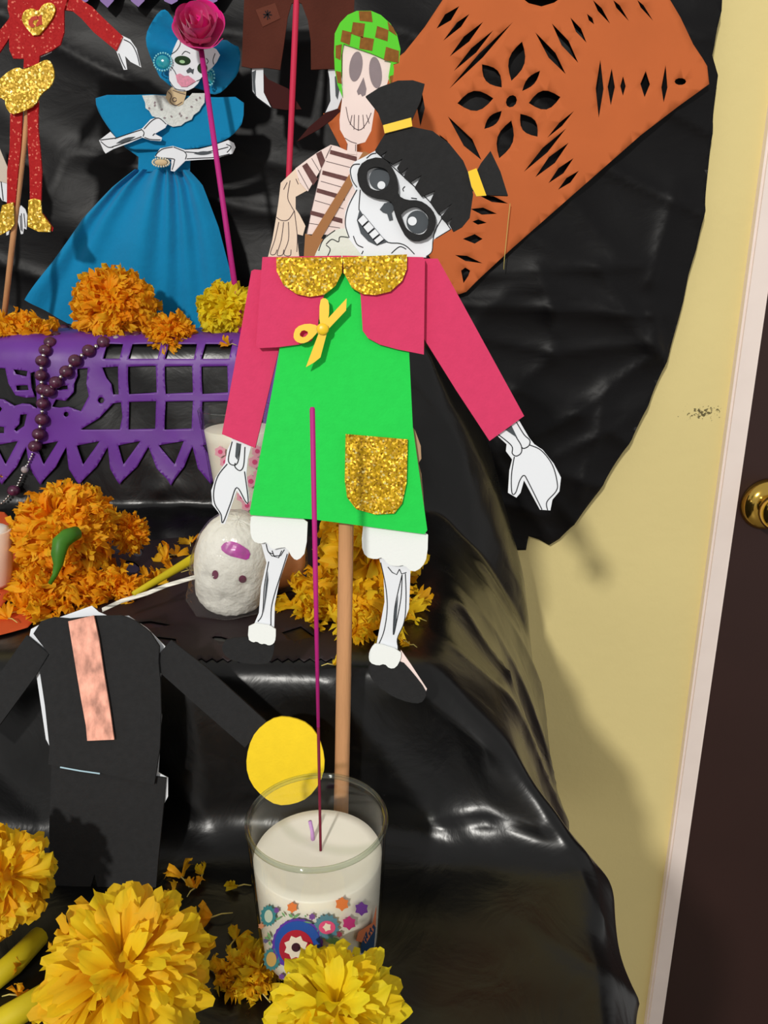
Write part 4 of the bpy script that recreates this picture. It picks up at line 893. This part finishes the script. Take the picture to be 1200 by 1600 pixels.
cut('shoe', B2([(108, 300), (130, 330), (215, 370), (270, 455), (205, 458), (150, 450), (112, 385)]), np_, -.0012, .002, MAROON, brown)
cut('shoe', B2([(372, 468), (422, 452), (432, 462), (395, 500), (340, 540), (250, 590), (300, 530)]), np_, .001, .002, MAROON, brown)
sh = cut('shorts', B2([(35, -120), (20, 276), (60, 284), (120, 282), (180, 291), (194, 200), (212, 70), (228, 14), (252, 6), (270, 15), (296, 85), (308, 170), (309, 290), (400, 286), (480, 292), (490, 0), (490, -120)]), np_, .0034, .002, BROWNF, brown)
pt = cut('patch', B2([(78, 40), (160, 12), (182, 76), (108, 112)]), np_, .0040, .0006, mat('brown patch', (104, 58, 46), .9, .1, bump=.2, bscale=400), sh)
ink('stitch', [B2(l) for l in [[(118, 45), (138, 78)], [(140, 48), (112, 74)], [(128, 42), (128, 82)], [(110, 60), (146, 62)]]], 1.2, np_, .0042, INK, pt)

# ------------------------------------------------------------------ puppet: red suit
rp = Plane((onY(5, 505, .81).x, .81, Z3+.001))
red = thing('puppet', 'red glitter suit puppet with a yellow heart and gold sash on a wooden rod', 'puppet', M=rp.M)
A1 = lambda l: [(x/3, y/3) for x, y in l]
rod([(46, 60), (42, 190), (24, 340), (5, 508)], rp, -.002, .0028, WOOD, red)
cut('leg', A1([(48, 500), (105, 500), (97, 690), (85, 800), (70, 965), (32, 965), (33, 800), (45, 700)]), rp, .002, .002, REDG, red)
cut('leg', A1([(128, 500), (180, 470), (178, 600), (188, 700), (196, 800), (192, 945), (140, 945), (138, 800), (130, 680)]), rp, .002, .002, REDG, red)
cut('boot', A1([(10, 962), (35, 955), (62, 948), (67, 1050), (50, 1075), (0, 1102), (-30, 1090), (0, 1010)]), rp, .0042, .002, GOLD2, red)
cut('boot', A1([(134, 938), (160, 930), (190, 938), (196, 1000), (238, 1058), (234, 1088), (180, 1086), (130, 1062), (131, 1000)]), rp, .0042, .002, GOLD2, red)
cut('boot_backing', A1([(190, 985), (205, 1005), (250, 1068), (246, 1086), (225, 1070)]), rp, .0018, .0006, REDG, red)
h = cut('hand', A1([(570, 165), (610, 185), (640, 228), (662, 316), (612, 290), (586, 262), (596, 326), (580, 327), (545, 240), (535, 210)]), rp, .0005, .0008, WHITE, red)
ink('bone_line', [A1(crv([(580, 185), (615, 205), (640, 250), (655, 308)])), A1(crv([(556, 250), (572, 290), (588, 322)]))], 1.1, rp, .0005, INK, h)
cut('sleeve', A1([(300, -60), (370, -8), (430, 30), (485, 85), (575, 170), (560, 205), (545, 238), (440, 152), (380, 85), (340, 52), (290, 45)]), rp, .002, .002, REDG, red)
cut('sleeve', A1([(60, 40), (40, 90), (0, 140), (-60, 200), (-60, 310), (0, 242), (45, 175), (80, 100)]), rp, .0015, .002, REDG, red)
cut('paper_backing', A1([(185, 250), (248, 226), (240, 246), (215, 258), (192, 268)]), rp, .0012, .0006, WHITE, red)
cut('torso', A1([(40, -60), (35, 40), (48, 90), (42, 190), (44, 235), (62, 274), (112, 275), (110, 320), (182, 300), (185, 262), (240, 238), (282, 210), (300, 150), (300, 48), (330, -60)]), rp, .0042, .002, REDG, red)
hr = cut('heart_emblem', A1([(167, 182), (112, 118), (100, 85), (112, 50), (150, 36), (180, 55), (200, 20), (235, 10), (258, 26), (258, 58), (232, 105)]), rp, .0064, .002, GOLD2, red, sm=1)
k1 = 8.425*1; hh = lambda x, y: (x/k1, y/k1)
RL = mat('red emblem lettering', (190, 56, 34), .6, .3)
cut('emblem_letter', [hh(*q) for q in [(500, 205), (420, 220), (375, 270), (375, 320), (410, 362), (450, 360), (455, 330), (430, 310), (440, 270), (500, 255)]], rp, .0068, .0004, RL, hr)
cut('emblem_letter', [hh(*q) for q in [(490, 225), (545, 190), (556, 330), (520, 325), (505, 345), (470, 350), (480, 305), (505, 270)]], rp, .0068, .0004, RL, hr)
cut('sash', A1([(-30, 400), (3, 365), (45, 330), (85, 314), (110, 328), (180, 296), (215, 278), (240, 288), (258, 350), (240, 405), (190, 440), (165, 495), (100, 525), (52, 538), (25, 500), (24, 465), (-30, 450)]), rp, .0064, .002, GOLD2, red, sm=1)

# a further puppet mostly hidden at the left edge
xp = Plane((onY(-30, 500, .87).x, .87, Z3+.001))
pale = thing('puppet', 'pale shirted skeleton puppet half hidden behind the red one at the left edge', 'puppet', M=xp.M)
rod([(-45, 180), (-45, 510)], xp, -.003, .0028, WOOD, pale)
cut('shirt', A1([(-220, 520), (-20, 640), (0, 700), (38, 790), (36, 860), (0, 850), (-60, 900), (-220, 900)]), xp, .001, .0008, mat('pale cream cloth', (214, 200, 184), .9, .2), pale)
h = cut('arm_bone', A1([(0, 830), (34, 850), (36, 950), (10, 940), (-30, 870)]), xp, 0, .0008, WHITE, pale)
ink('bone_line', [A1([(5, 850), (15, 940)])], 1.2, xp, 0, INK, h)
h = cut('hand', A1([(98, 962), (118, 980), (128, 1010), (124, 1076), (112, 1070), (108, 1096), (98, 1098), (92, 1070), (84, 1040), (86, 985)]), xp, .001, .0008, WHITE, pale)
ink('bone_line', [A1([(100, 1000), (104, 1085)]), A1([(112, 1000), (118, 1065)]), A1([(94, 1010), (98, 1080)])], 1, xp, .001, INK, h)
h = cut('hand', A1([(28, 1070), (46, 1066), (40, 1100), (30, 1104)]), xp, .001, .0008, WHITE, pale)

# ------------------------------------------------------------------ puppet: elegant lady in blue
cp = Plane((onY(210, 500, .885).x, .885, Z3+.001))
lady = thing('puppet', 'paper skeleton lady puppet in a wide blue hat and long gathered blue dress', 'puppet', M=cp.M)
C7 = lambda l: [(140+x/4.615, y/4.615) for x, y in l]
hw = lambda x, z: .004*noise.noise(Vector((x*40, z*40, 9)))+.003
def brim(x, z):
    c = cp.L(300, 90); r = math.hypot(x-c.x, z-c.z)
    return .012*max(0, (r-.018)/.03)**1.3+.004*math.sin(7*math.atan2(z-c.z, x-c.x))
cut('hat', C7([(560, 95), (600, 120), (640, 200), (700, 100), (850, 90), (910, 310), (990, 298), (1050, 350), (1107, 372), (1096, 500), (1060, 592), (980, 682), (890, 692), (800, 640), (600, 640), (560, 600), (520, 572), (462, 455), (432, 330), (438, 225), (488, 140)]), cp, -.003, .0008, TEAL, lady, sm=1, grid=.0042, disp=brim, smooth=True)
# skirt with gathered folds
V = []; Fc = []
waistL, waistR = cp.L(213, 266), cp.L(296, 266)
eL = [cp.L(*q) for q in [(213, 266), (178, 292), (134, 334), (92, 398), (43, 468)]]; eR = [cp.L(*q) for q in [(296, 266), (318, 288), (342, 345), (360, 410), (373, 470)]]
hem = [cp.L(*q) for q in [(43, 468), (103, 505), (180, 516), (260, 518), (330, 522), (376, 500)]]
def lerp_poly(P, t):
    t *= len(P)-1; i = min(int(t), len(P)-2); return P[i]+(P[i+1]-P[i])*(t-i)
nu_, nv_ = 130, 60
for j in range(nv_+1):
    t = j/nv_
    for i in range(nu_+1):
        u = i/nu_
        a = lerp_poly(eL, t); b = lerp_poly(eR, t); p = a+(b-a)*u
        w = waistL+(waistR-waistL)*u; hm = lerp_poly(hem, u); q = w+(hm-w)*t
        # hem curve takes over toward the bottom
        p.z = p.z*(1-t**2)+(hm.z*t+w.z*(1-t))*t**2
        p.x = p.x*(1-t**4*.4)+hm.x*t**4*.4
        fold = math.sin(u*34+2.2*math.sin(u*9))*(.0022*(1-t)+.0016)+math.sin(u*13+1.3+t)*(.004*t+.001)+.003*noise.noise(Vector((u*7, t*3, 1)))*t
        bulge = .012*math.sin(math.pi*u)*(.3+.7*t)
        V.append((p.x, -.004-bulge-fold, p.z))
for j in range(nv_):
    for i in range(nu_):
        k = j*(nu_+1)+i; Fc.append((k, k+nu_+1, k+nu_+2, k+1))
sk = link('skirt', V, Fc, TEAL, lady, True)
cut('bodice', C7([(250, 1060), (350, 1130), (345, 1240), (722, 1240), (725, 1100), (740, 1040)]), cp, .005, .0012, TEAL, lady, grid=.004, disp=lambda x, z: .002*noise.noise(Vector((x*30, z*20, 3))), smooth=True)
for l in ([(-0, 0)],): pass
cut('cape', C7([(50, 690), (380, 684), (640, 690), (870, 706), (1116, 700), (1112, 880), (1062, 952), (990, 1012), (850, 1062), (660, 1085), (480, 1082), (280, 1082), (200, 1000), (112, 882), (56, 780)]), cp, .0065, .0008, TEAL, lady, sm=1, grid=.004, disp=lambda x, z: .003+.003*noise.noise(Vector((x*28+z*12, z*10, 6))), smooth=True)
lace = cut('lace_collar', C7([(378, 688), (470, 684), (548, 690), (600, 740), (660, 748), (715, 700), (740, 672), (830, 672), (828, 740), (806, 770), (790, 800), (750, 830), (735, 862), (690, 880), (660, 905), (600, 914), (560, 896), (520, 884), (490, 850), (450, 836), (430, 800), (404, 780), (400, 740)]), cp, .0125, .0006, LACE, lady)
for x, y in [(470, 760), (520, 790), (590, 840), (660, 835), (700, 850), (735, 770), (795, 705), (770, 720), (470, 740), (540, 850), (650, 820), (430, 780)]:
    cut('lace_eyelet', ell(140+x/4.615, y/4.615, 2.1, 1.5, x, 8), cp, .0128, .0001, GREYINK, lace)
cut('neck', C7([(590, 630), (560, 660), (548, 705), (580, 750), (640, 765), (672, 750), (692, 695), (700, 640)]), cp, .0130, .0008, TAN, lady)
ink('neck_line', [C7(ell(612, 718, 14, 14)), C7(crv([(565, 660), (590, 690), (580, 730), (620, 760), (668, 735)])), C7(crv([(600, 650), (650, 670), (690, 680)]))], .9, cp, .0130, THIN, lady)
fc = cut('face', C7([(650, 255), (590, 385), (572, 500), (574, 592), (616, 650), (690, 662), (770, 622), (812, 545), (905, 470), (952, 372), (800, 300)]), cp, .0145, .0008, WHITE, lady, sm=1)
cut('eye', C7(ell(670, 436, 58, 34, 5)), cp, .0150, .0006, EYEGREEN, fc); cut('eye', C7(ell(812, 492, 36, 38, 0)), cp, .0150, .0006, EYEGREEN, fc)
cut('eye_glint', C7(ell(668, 445, 20, 12, 10)), cp, .0158, .0003, mat('pale green glint', (150, 196, 140), .5, .3), fc)  # highlight painted on the matte eye as a small pale disc
cut('nose', C7([(722, 485), (740, 500), (752, 496), (745, 535), (728, 520), (705, 528), (696, 510)]), cp, .0150, .0003, DGREY, fc)
cut('lips', C7([(620, 540), (652, 530), (682, 548), (712, 545), (765, 585), (735, 605), (700, 625), (660, 625), (632, 592)]), cp, .0155, .0012, LIPS, fc)
ink('ink_line', [C7(crv(l)) for l in [[(640, 265), (655, 310), (630, 360), (590, 390)], [(665, 395), (690, 370), (725, 385)], [(585, 480), (610, 510), (625, 540)], [(576, 585), (620, 640), (690, 652)], [(770, 585), (800, 572), (815, 560)], [(905, 385), (890, 430), (895, 465)], [(840, 420), (855, 440), (845, 460)]]], .9, cp, .0145, INK, fc)
def jewel(cx, cy, rx, ry, ang, n, gm, pm, par, d, nm):
    c = cp.L(cx, cy, d); s = (cp.L(cx+1, cy, d)-c).x; a0 = math.radians(ang)
    e = ball(nm, c, 1, gm, par, 18, 10, (s*rx*.8, .0022, s*ry*.8))
    for k in range(n):
        a = 2*math.pi*k/n; x = rx*math.cos(a); y = ry*math.sin(a)
        ball('pearl', c+V3((s*(x*math.cos(a0)-y*math.sin(a0)), -.0005, -s*(x*math.sin(a0)+y*math.cos(a0)))), .00105, pm, e, 8, 5)
jewel(254.5, 97, 14, 12, -20, 22, TGEM, PEARL, lady, .017, 'earring')
jewel(329, 121, 6, 11, 10, 14, TGEM, PEARL, lady, .012, 'earring')
jewel(251.5, 254, 13, 6, 0, 20, TAN, CPEARL, lady, .019, 'brooch')
for arm_, lines in (([(68, 1012), (150, 950), (192, 996), (380, 925), (440, 860), (500, 843), (530, 862), (562, 890), (545, 922), (470, 965), (522, 992), (515, 1017), (440, 1012), (380, 992), (290, 1030), (170, 1075), (115, 1107), (100, 1085), (85, 1050)], [[(75, 1010), (190, 995)], [(180, 1000), (280, 965), (375, 935)], [(160, 1060), (280, 1020), (375, 985)], [(370, 930), (392, 955), (385, 985)], [(392, 930), (450, 870), (500, 852), (552, 895)], [(395, 990), (440, 1005), (512, 1008)], [(470, 962), (455, 978)], [(80, 1020), (130, 1060), (170, 1060)]]),
    ([(1052, 1062), (1040, 1030), (1000, 1010), (890, 1050), (790, 1075), (690, 1080), (600, 1052), (510, 1070), (480, 1110), (470, 1132), (590, 1150), (585, 1232), (612, 1237), (690, 1160), (790, 1152), (890, 1147), (985, 1120), (1030, 1108)], [[(690, 1095), (800, 1100), (900, 1085), (1000, 1060)], [(700, 1145), (800, 1140), (900, 1135), (1010, 1110)], [(680, 1090), (698, 1115), (690, 1150)], [(600, 1060), (520, 1078), (480, 1130), (600, 1145), (610, 1165), (595, 1225)], [(985, 1040), (1020, 1060), (990, 1100)], [(605, 1060), (680, 1090)]])):
    a = cut('arm', C7(arm_), cp, .0165, .0008, WHITE, lady)
    ink('bone_line', [C7(crv(l)) for l in lines], 1.1, cp, .0165, INK, a)
    x0, y0, x1, y1 = (190, 1035, 330, 985) if arm_[0][0] < 100 else (750, 1108, 890, 1100)
    cut('bone_shade', C7(leaf((x0, y0), (x1, y1), 14)), cp, .0169, .0002, DGREY, a)

# ------------------------------------------------------------------ magenta rose on a stick
rb = onY(378, 524, .785); rt = onY(312, 62, .835)
rose = thing('paper_rose', 'magenta paper rose on a long magenta stick standing in front of the blue lady', 'flower', rb)
tube('stem', [V3((0, 0, 0)), (rt-rb)*.5, rt-rb], [.0030, .0027, .0026], MAG, rose, 12)
rc = onY(311, 43, .83)-rb
def rose_petal(name, R, a0, wa, lean, top, cx=0, cy=0):
    """one wrapped crepe petal: foot at the calyx, rim rolled outward"""
    V = []; Fc = []; n1, n2 = 18, 9
    ax = basis(V3((.08, -.90, .42)), 0)
    for j in range(n2+1):
        t = j/n2
        for i in range(n1+1):
            s_ = i/n1*2-1; a = a0+s_*wa
            edge = 1-.28*s_**4-.06*math.sin(a*2+R*700)
            h = -R0*.55+(top+R0*.55)*t*edge
            roll = lean*t**3*(1-.5*s_*s_)
            r_ = R*(.25+.75*math.sin(min(1, t*1.25)*math.pi/2))*(1+.05*s_)+roll
            if t > .85: h -= lean*.9*(t-.85)/.15
            w = 1+.10*noise.noise(Vector((a*1.3, t*2, R*300)))
            V.append(rc+ax @ V3((cx+r_*w*math.cos(a), cy+r_*w*math.sin(a), h)))
    for j in range(n2):
        for i in range(n1):
            k = j*(n1+1)+i; Fc.append((k, k+1, k+n1+2, k+n1+1))
    return link(name, V, Fc, MAGROSE, rose, True)
R0 = .0240
for k in range(5): rose_petal('rose_petal', R0*random.uniform(.86, .95), k*1.2566+.5, 1.0, R0*.12, R0*.30)
for k in range(4): rose_petal('rose_petal', R0*.70, k*1.57+1.2, 1.15, R0*.10, R0*.62, R0*.03, R0*.05)
for k in range(3): rose_petal('rose_petal', R0*.50, k*2.09+.2, 1.4, R0*.08, R0*.80, R0*.06, R0*.10)
for k in range(3): rose_petal('rose_petal', R0*.30, k*2.09+.9, 1.5, R0*.05, R0*.90, R0*.08, R0*.14)
rose_petal('rose_petal', R0*.14, .4, 2.6, R0*.03, R0*.95, R0*.08, R0*.15)
ball('rose_heart', rc, R0*.5, MAGROSE, rose, 16, 10)

# ------------------------------------------------------------------ rosary hanging over the step edge
ros = thing('rosary', 'rosary of purple marbled beads hanging over the purple banner at the left', 'rosary', hit(66, 600)[0])
def q5b(x, y): return (x/3, 420+y/3)
def bead(px, py, r, m, sq=(1, 1, 1), lift=0):
    p, n = hit(px, py); Y = p.y
    c = p+n*(r+.0015+lift); d = ray(px, py); c = CAM+d*((c.y)/d.y)
    ball('bead' if m is BEAD else 'spacer_bead', c-ros.location, r, m, ros, 12, 8, sq); return c
S1 = [(300, 283), (262, 318), (235, 345), (212, 382), (196, 432), (193, 500), (198, 565), (200, 632), (196, 706), (182, 775), (164, 832)]
S2 = [(485, 345), (416, 384), (352, 430), (310, 482), (262, 532), (228, 572)]
for i, (x, y) in enumerate(S1): bead(*q5b(x, y), .0066 if i > 7 else .0061, BEAD, (1, 1, .9), .001)
for i, (x, y) in enumerate(S2): bead(*q5b(x, y), .0064, BEAD, (1, 1, .93), .001)
for x, y in [(345, 272), (338, 300), (595, 318), (640, 318)]: bead(*q5b(x, y), .0058, BEAD, (1, 1, .93))
for (a, b) in list(zip(S1, S1[1:]))+list(zip(S2, S2[1:])): bead(*q5b((a[0]+b[0])/2, (a[1]+b[1])/2), .0022, SILVER, lift=.006)
bead(*q5b(545, 330), .0036, CLEARB); bead(*q5b(268, 312), .003, CLEARB, lift=.003); bead(*q5b(116, 942), .0036, CLEARB, lift=.004)
ch = [(152, 868), (148, 880), (142, 892), (136, 905), (130, 918), (104, 966), (98, 980), (94, 992), (88, 1004), (83, 1016), (40, 1066), (30, 1078), (20, 1088), (8, 1098), (-4, 1108)]
for x, y in ch: bead(*q5b(x, y), .0014, SILVER, lift=.003)
bead(*q5b(64, 1040), .0058, BEAD, (1.1, 1, .95), .002); bead(*q5b(124, 926), .0018, SILVER, lift=.004)

# ------------------------------------------------------------------ tall glass candle behind the left sleeve
tg = onY(384, 835, .70)
tx, ty = tg.x, .70
tall = thing('candle_glass', 'tall white candle glass half hidden behind the puppet\'s left sleeve and hand', 'candle', (tx, ty, Z2+.0015))
TH = onY(384, 640, .70).z-Z2
def tr(h): return .0255+.0115*(h/TH)**1.2
lathe('glass', [(0, 0), (.0235, 0), (.0255, .003)]+[(tr(TH*i/12), TH*i/12) for i in range(1, 12)]+[(tr(TH), TH-.001), (tr(TH)-.0008, TH), (tr(TH)-.0018, TH-.001)]+[(tr(TH*i/12)-.002, TH*i/12) for i in range(11, 0, -1)]+[(.02, .008), (0, .008)], GLASS, tall, 56)
lathe('wax', [(0, .0085), (.02, .0085)]+[(tr(TH*i/12)-.0025, TH*i/12) for i in range(1, 11)]+[(tr(TH*.83)-.004, TH*.84), (0, TH*.835)], WAX, tall, 48)
PRS = pr('rose', (222, 84, 130)); PRP = mat('pale rose glass print', (238, 170, 186), .5, .3)
def wrap2(pts, m, off):
    vv, ff = tri2d(pts, (), 5); V = []
    for x, y in vv:
        d = ray(x, y); ox, oy = CAM.x-tx, CAM.y-ty; r = .03
        for _ in range(5):
            A_ = d.x**2+d.y**2; B_ = 2*(ox*d.x+oy*d.y); C_ = ox*ox+oy*oy-r*r
            t = (-B_-math.sqrt(max(B_*B_-4*A_*C_, 0)))/(2*A_); r = tr(min(TH, max(0, CAM.z+d.z*t-Z2-.0015)))+off
        V.append(CAM+d*t-tall.location)
    return link('printed_flower', V, [tuple(reversed(f)) for f in ff], m, tall, True)
for x, y, r in [(344, 706, 8), (352, 722, 8), (402, 705, 8), (398, 722, 9), (404, 742, 8), (392, 752, 9), (378, 776, 8), (386, 790, 8), (362, 744, 8), (370, 700, 8)]:
    wrap2(gear(x, y, r, 6, .2), PRP, .0004); wrap2(ell(x, y, r*.45, r*.45, 0, 10), PRS, .0007)

# ------------------------------------------------------------------ sugar skull in clear wrap
skc = at(366, 915, .515); skz = Z2+.002
skl = thing('sugar_skull', 'white sugar skull in clear plastic wrap with a magenta forehead patch, on the middle step', 'sugar skull', (skc.x, .52, skz))
SUG = mat('white sugar', (242, 241, 232), .75, .35, bump=.6, bscale=260, var=.05, vscale=120)
def skull_r(th, ph):  # th from top, ph azimuth (0 facing the viewer)
    r = 1.0
    f = max(0, math.cos(ph))
    z = math.cos(th)
    r *= 1-.16*max(0, -z-.15)*(.6+.4*(1-f))                     # narrower jaw
    for sx in (-.48, .48):                                      # eye hollows
        dd = (ph-sx)**2+(th-1.52)**2*1.3; r -= .10*math.exp(-dd/.016)
    dd = (ph)**2*2+(th-1.9)**2; r -= .06*math.exp(-dd/.02)*f   # nose
    r += .05*math.exp(-((th-2.25)**2)/.06)*f                    # teeth ridge
    r += .02*math.sin(ph*22)*math.exp(-((th-2.3)**2)/.03)*f
    for sx in (-.75, .75): r += .05*math.exp(-((ph-sx)**2+(th-1.9)**2)/.06)
    return r
V = []; Fc = []; n1, n2 = 72, 48
HX, HY, HZ = .0285, .028, .0385
for i in range(n2+1):
    th = math.pi*i/n2
    for k in range(n1):
        ph = 2*math.pi*k/n1; pp_ = (ph+math.pi) % (2*math.pi)-math.pi
        r = skull_r(th, pp_)*(1+.02*noise.noise(Vector((math.sin(ph)*6, math.cos(ph)*6, th*6))))
        zz = math.cos(th)*HZ*r
        sx_ = math.sin(th)**.8 if th < 1.6 else max(.0, 1-max(0, th-2.5)/(math.pi-2.5))**.5*(1-.04*(th-1.6))
        V.append((sx_*math.sin(ph)*HX*r, -sx_*math.cos(ph)*HY*r, max(zz, -HZ*.9)))
for i in range(n2):
    for k in range(n1):
        Fc.append((i*n1+k, (i+1)*n1+k, (i+1)*n1+(k+1) % n1, i*n1+(k+1) % n1))
tilt = Matrix.Rotation(.20, 3, 'Y') @ Matrix.Rotation(.30, 3, 'X')
SKV = [tilt @ V3(v)+V3((0, 0, .036)) for v in V]
SKV = [V3((v.x, v.y, max(v.z, .0006))) for v in SKV]
sb = link('skull_body', SKV, Fc, SUG, skl, True)
SB = BVHTree.FromPolygons(SKV, Fc)
def on_skull(pts, m, name, off):
    vv, ff = tri2d(pts, (), 4); V = []; loc = skl.location
    for x, y in vv:
        d = ray(x, y).normalized(); p, n, i_, t = SB.ray_cast(CAM-loc, d)
        if p is None: p = (CAM-loc)+d*((.52-.02)/d.y)
        V.append(p-d*off)
    return link(name, V, [tuple(reversed(f)) for f in ff], m, skl, True)
MG = mat('magenta sugar icing', (186, 60, 166), .35, .5, var=.2, vscale=200)
on_skull(smoothpts([(343, 857), (352, 846), (366, 846), (378, 852), (392, 862), (388, 876), (372, 872), (356, 868)]), MG, 'forehead_icing', .0008)
FO = mat('eye foil', (120, 40, 80), .3, .6)
on_skull(ell(336, 898, 5, 7), FO, 'eye_foil', .0006); on_skull(ell(379, 905, 6, 6), FO, 'eye_foil', .0006)
# the wrap: a loose film bag, crimped and flared at the foot
V = []; Fc = []; n1, n2 = 72, 44
for i in range(n2+1):
    t = i/n2
    for k in range(n1):
        ph = 2*math.pi*k/n1
        z = .036+HZ*1.10-(HZ*1.98)*t*1.0
        rr = math.sqrt(max(0, 1-(1-min(1, t*1.6))**2.2))*1.06
        if t > .8: rr *= 1+.05*(t-.8)/.2*(1+.5*math.sin(ph*9))
        w = 1+.045*noise.noise(Vector((math.sin(ph)*3, math.cos(ph)*3, t*4)))+.03*(1-abs(noise.noise(Vector((math.sin(ph)*5, math.cos(ph)*5+t*3, t*2)))))**3
        p = tilt @ V3((math.sin(ph)*HX*rr*w, -math.cos(ph)*HY*rr*w, z-.036))+V3((0, 0, .036)); V.append((p.x, p.y, max(p.z, .0004)))
for i in range(n2):
    for k in range(n1):
        Fc.append((i*n1+k, (i+1)*n1+k, (i+1)*n1+(k+1) % n1, i*n1+(k+1) % n1))
link('clear_wrap', V, Fc, film('clear crinkled wrap', (.985, .98, .975), .3, .5, 70, .08, .2, .04, (.9, .88, .85)), skl, True)
# tan side of the skull's bag, added as a separate wrapped lump
lc = at(436, 905, .565)
lump = thing('wrapped_lump', 'tan rounded roll in shiny wrap behind the puppet\'s left leg, beside the sugar skull', 'wrapping', (lc.x, .565, Z2+.002))
LM = mat('tan skull bag side', (226, 158, 104), .4, .45, bump=.2, bscale=90, var=.12, vscale=40)
lathe('lump_body', [(0, 0), (.012, .0005), (.0185, .006), (.0215, .018), (.0215, .030), (.018, .042), (.011, .049), (0, .0515)], LM, lump, 32, wob=lambda a, i: .03*math.sin(3*a+i))
lathe('clear_wrap', [(.0222, .002), (.0225, .012), (.0228, .024), (.021, .038), (.014, .050), (0, .054)], MATS['clear crinkled wrap'], lump, 32, wob=lambda a, i: .03*math.sin(3*a+i)+.012*math.sin(11*a))

# white cup at the left edge
cc = at(-12, 868, .56)
cup = thing('candle_cup', 'small white cup candle cut by the left edge on the orange paper', 'candle', (cc.x, .56, Z2+.003))
CH = onY(-12, 830, .56).z-Z2-.003
cup_m = mat('peach white cup', (250, 226, 206), .4, .4); 
lathe('cup', [(0, 0), (.0095, 0), (.0115, .003), (.0145, CH*.5), (.0165, CH), (.0155, CH+.0005), (.0148, CH-.002)], cup_m, cup, 40)
lathe('wax', [(0, .001), (.0095, .002), (.0140, CH*.6), (.0150, CH-.001), (.0146, CH+.0008), (.0125, CH+.0026), (.008, CH+.0036), (0, CH+.004)], mat('bright white wax', (246, 248, 246), .5, .4), cup, 40)

# thread hanging in front of the orange paper
th_ = [onY(x, y, WY-.04) for x, y in [(797, 318), (794, 345), (791, 375), (788, 405), (787, 421)]]
tag(tube('thread', th_, .0004, STALK, None, 6), 'thin pale thread hanging down in front of the orange wall paper', 'thread')
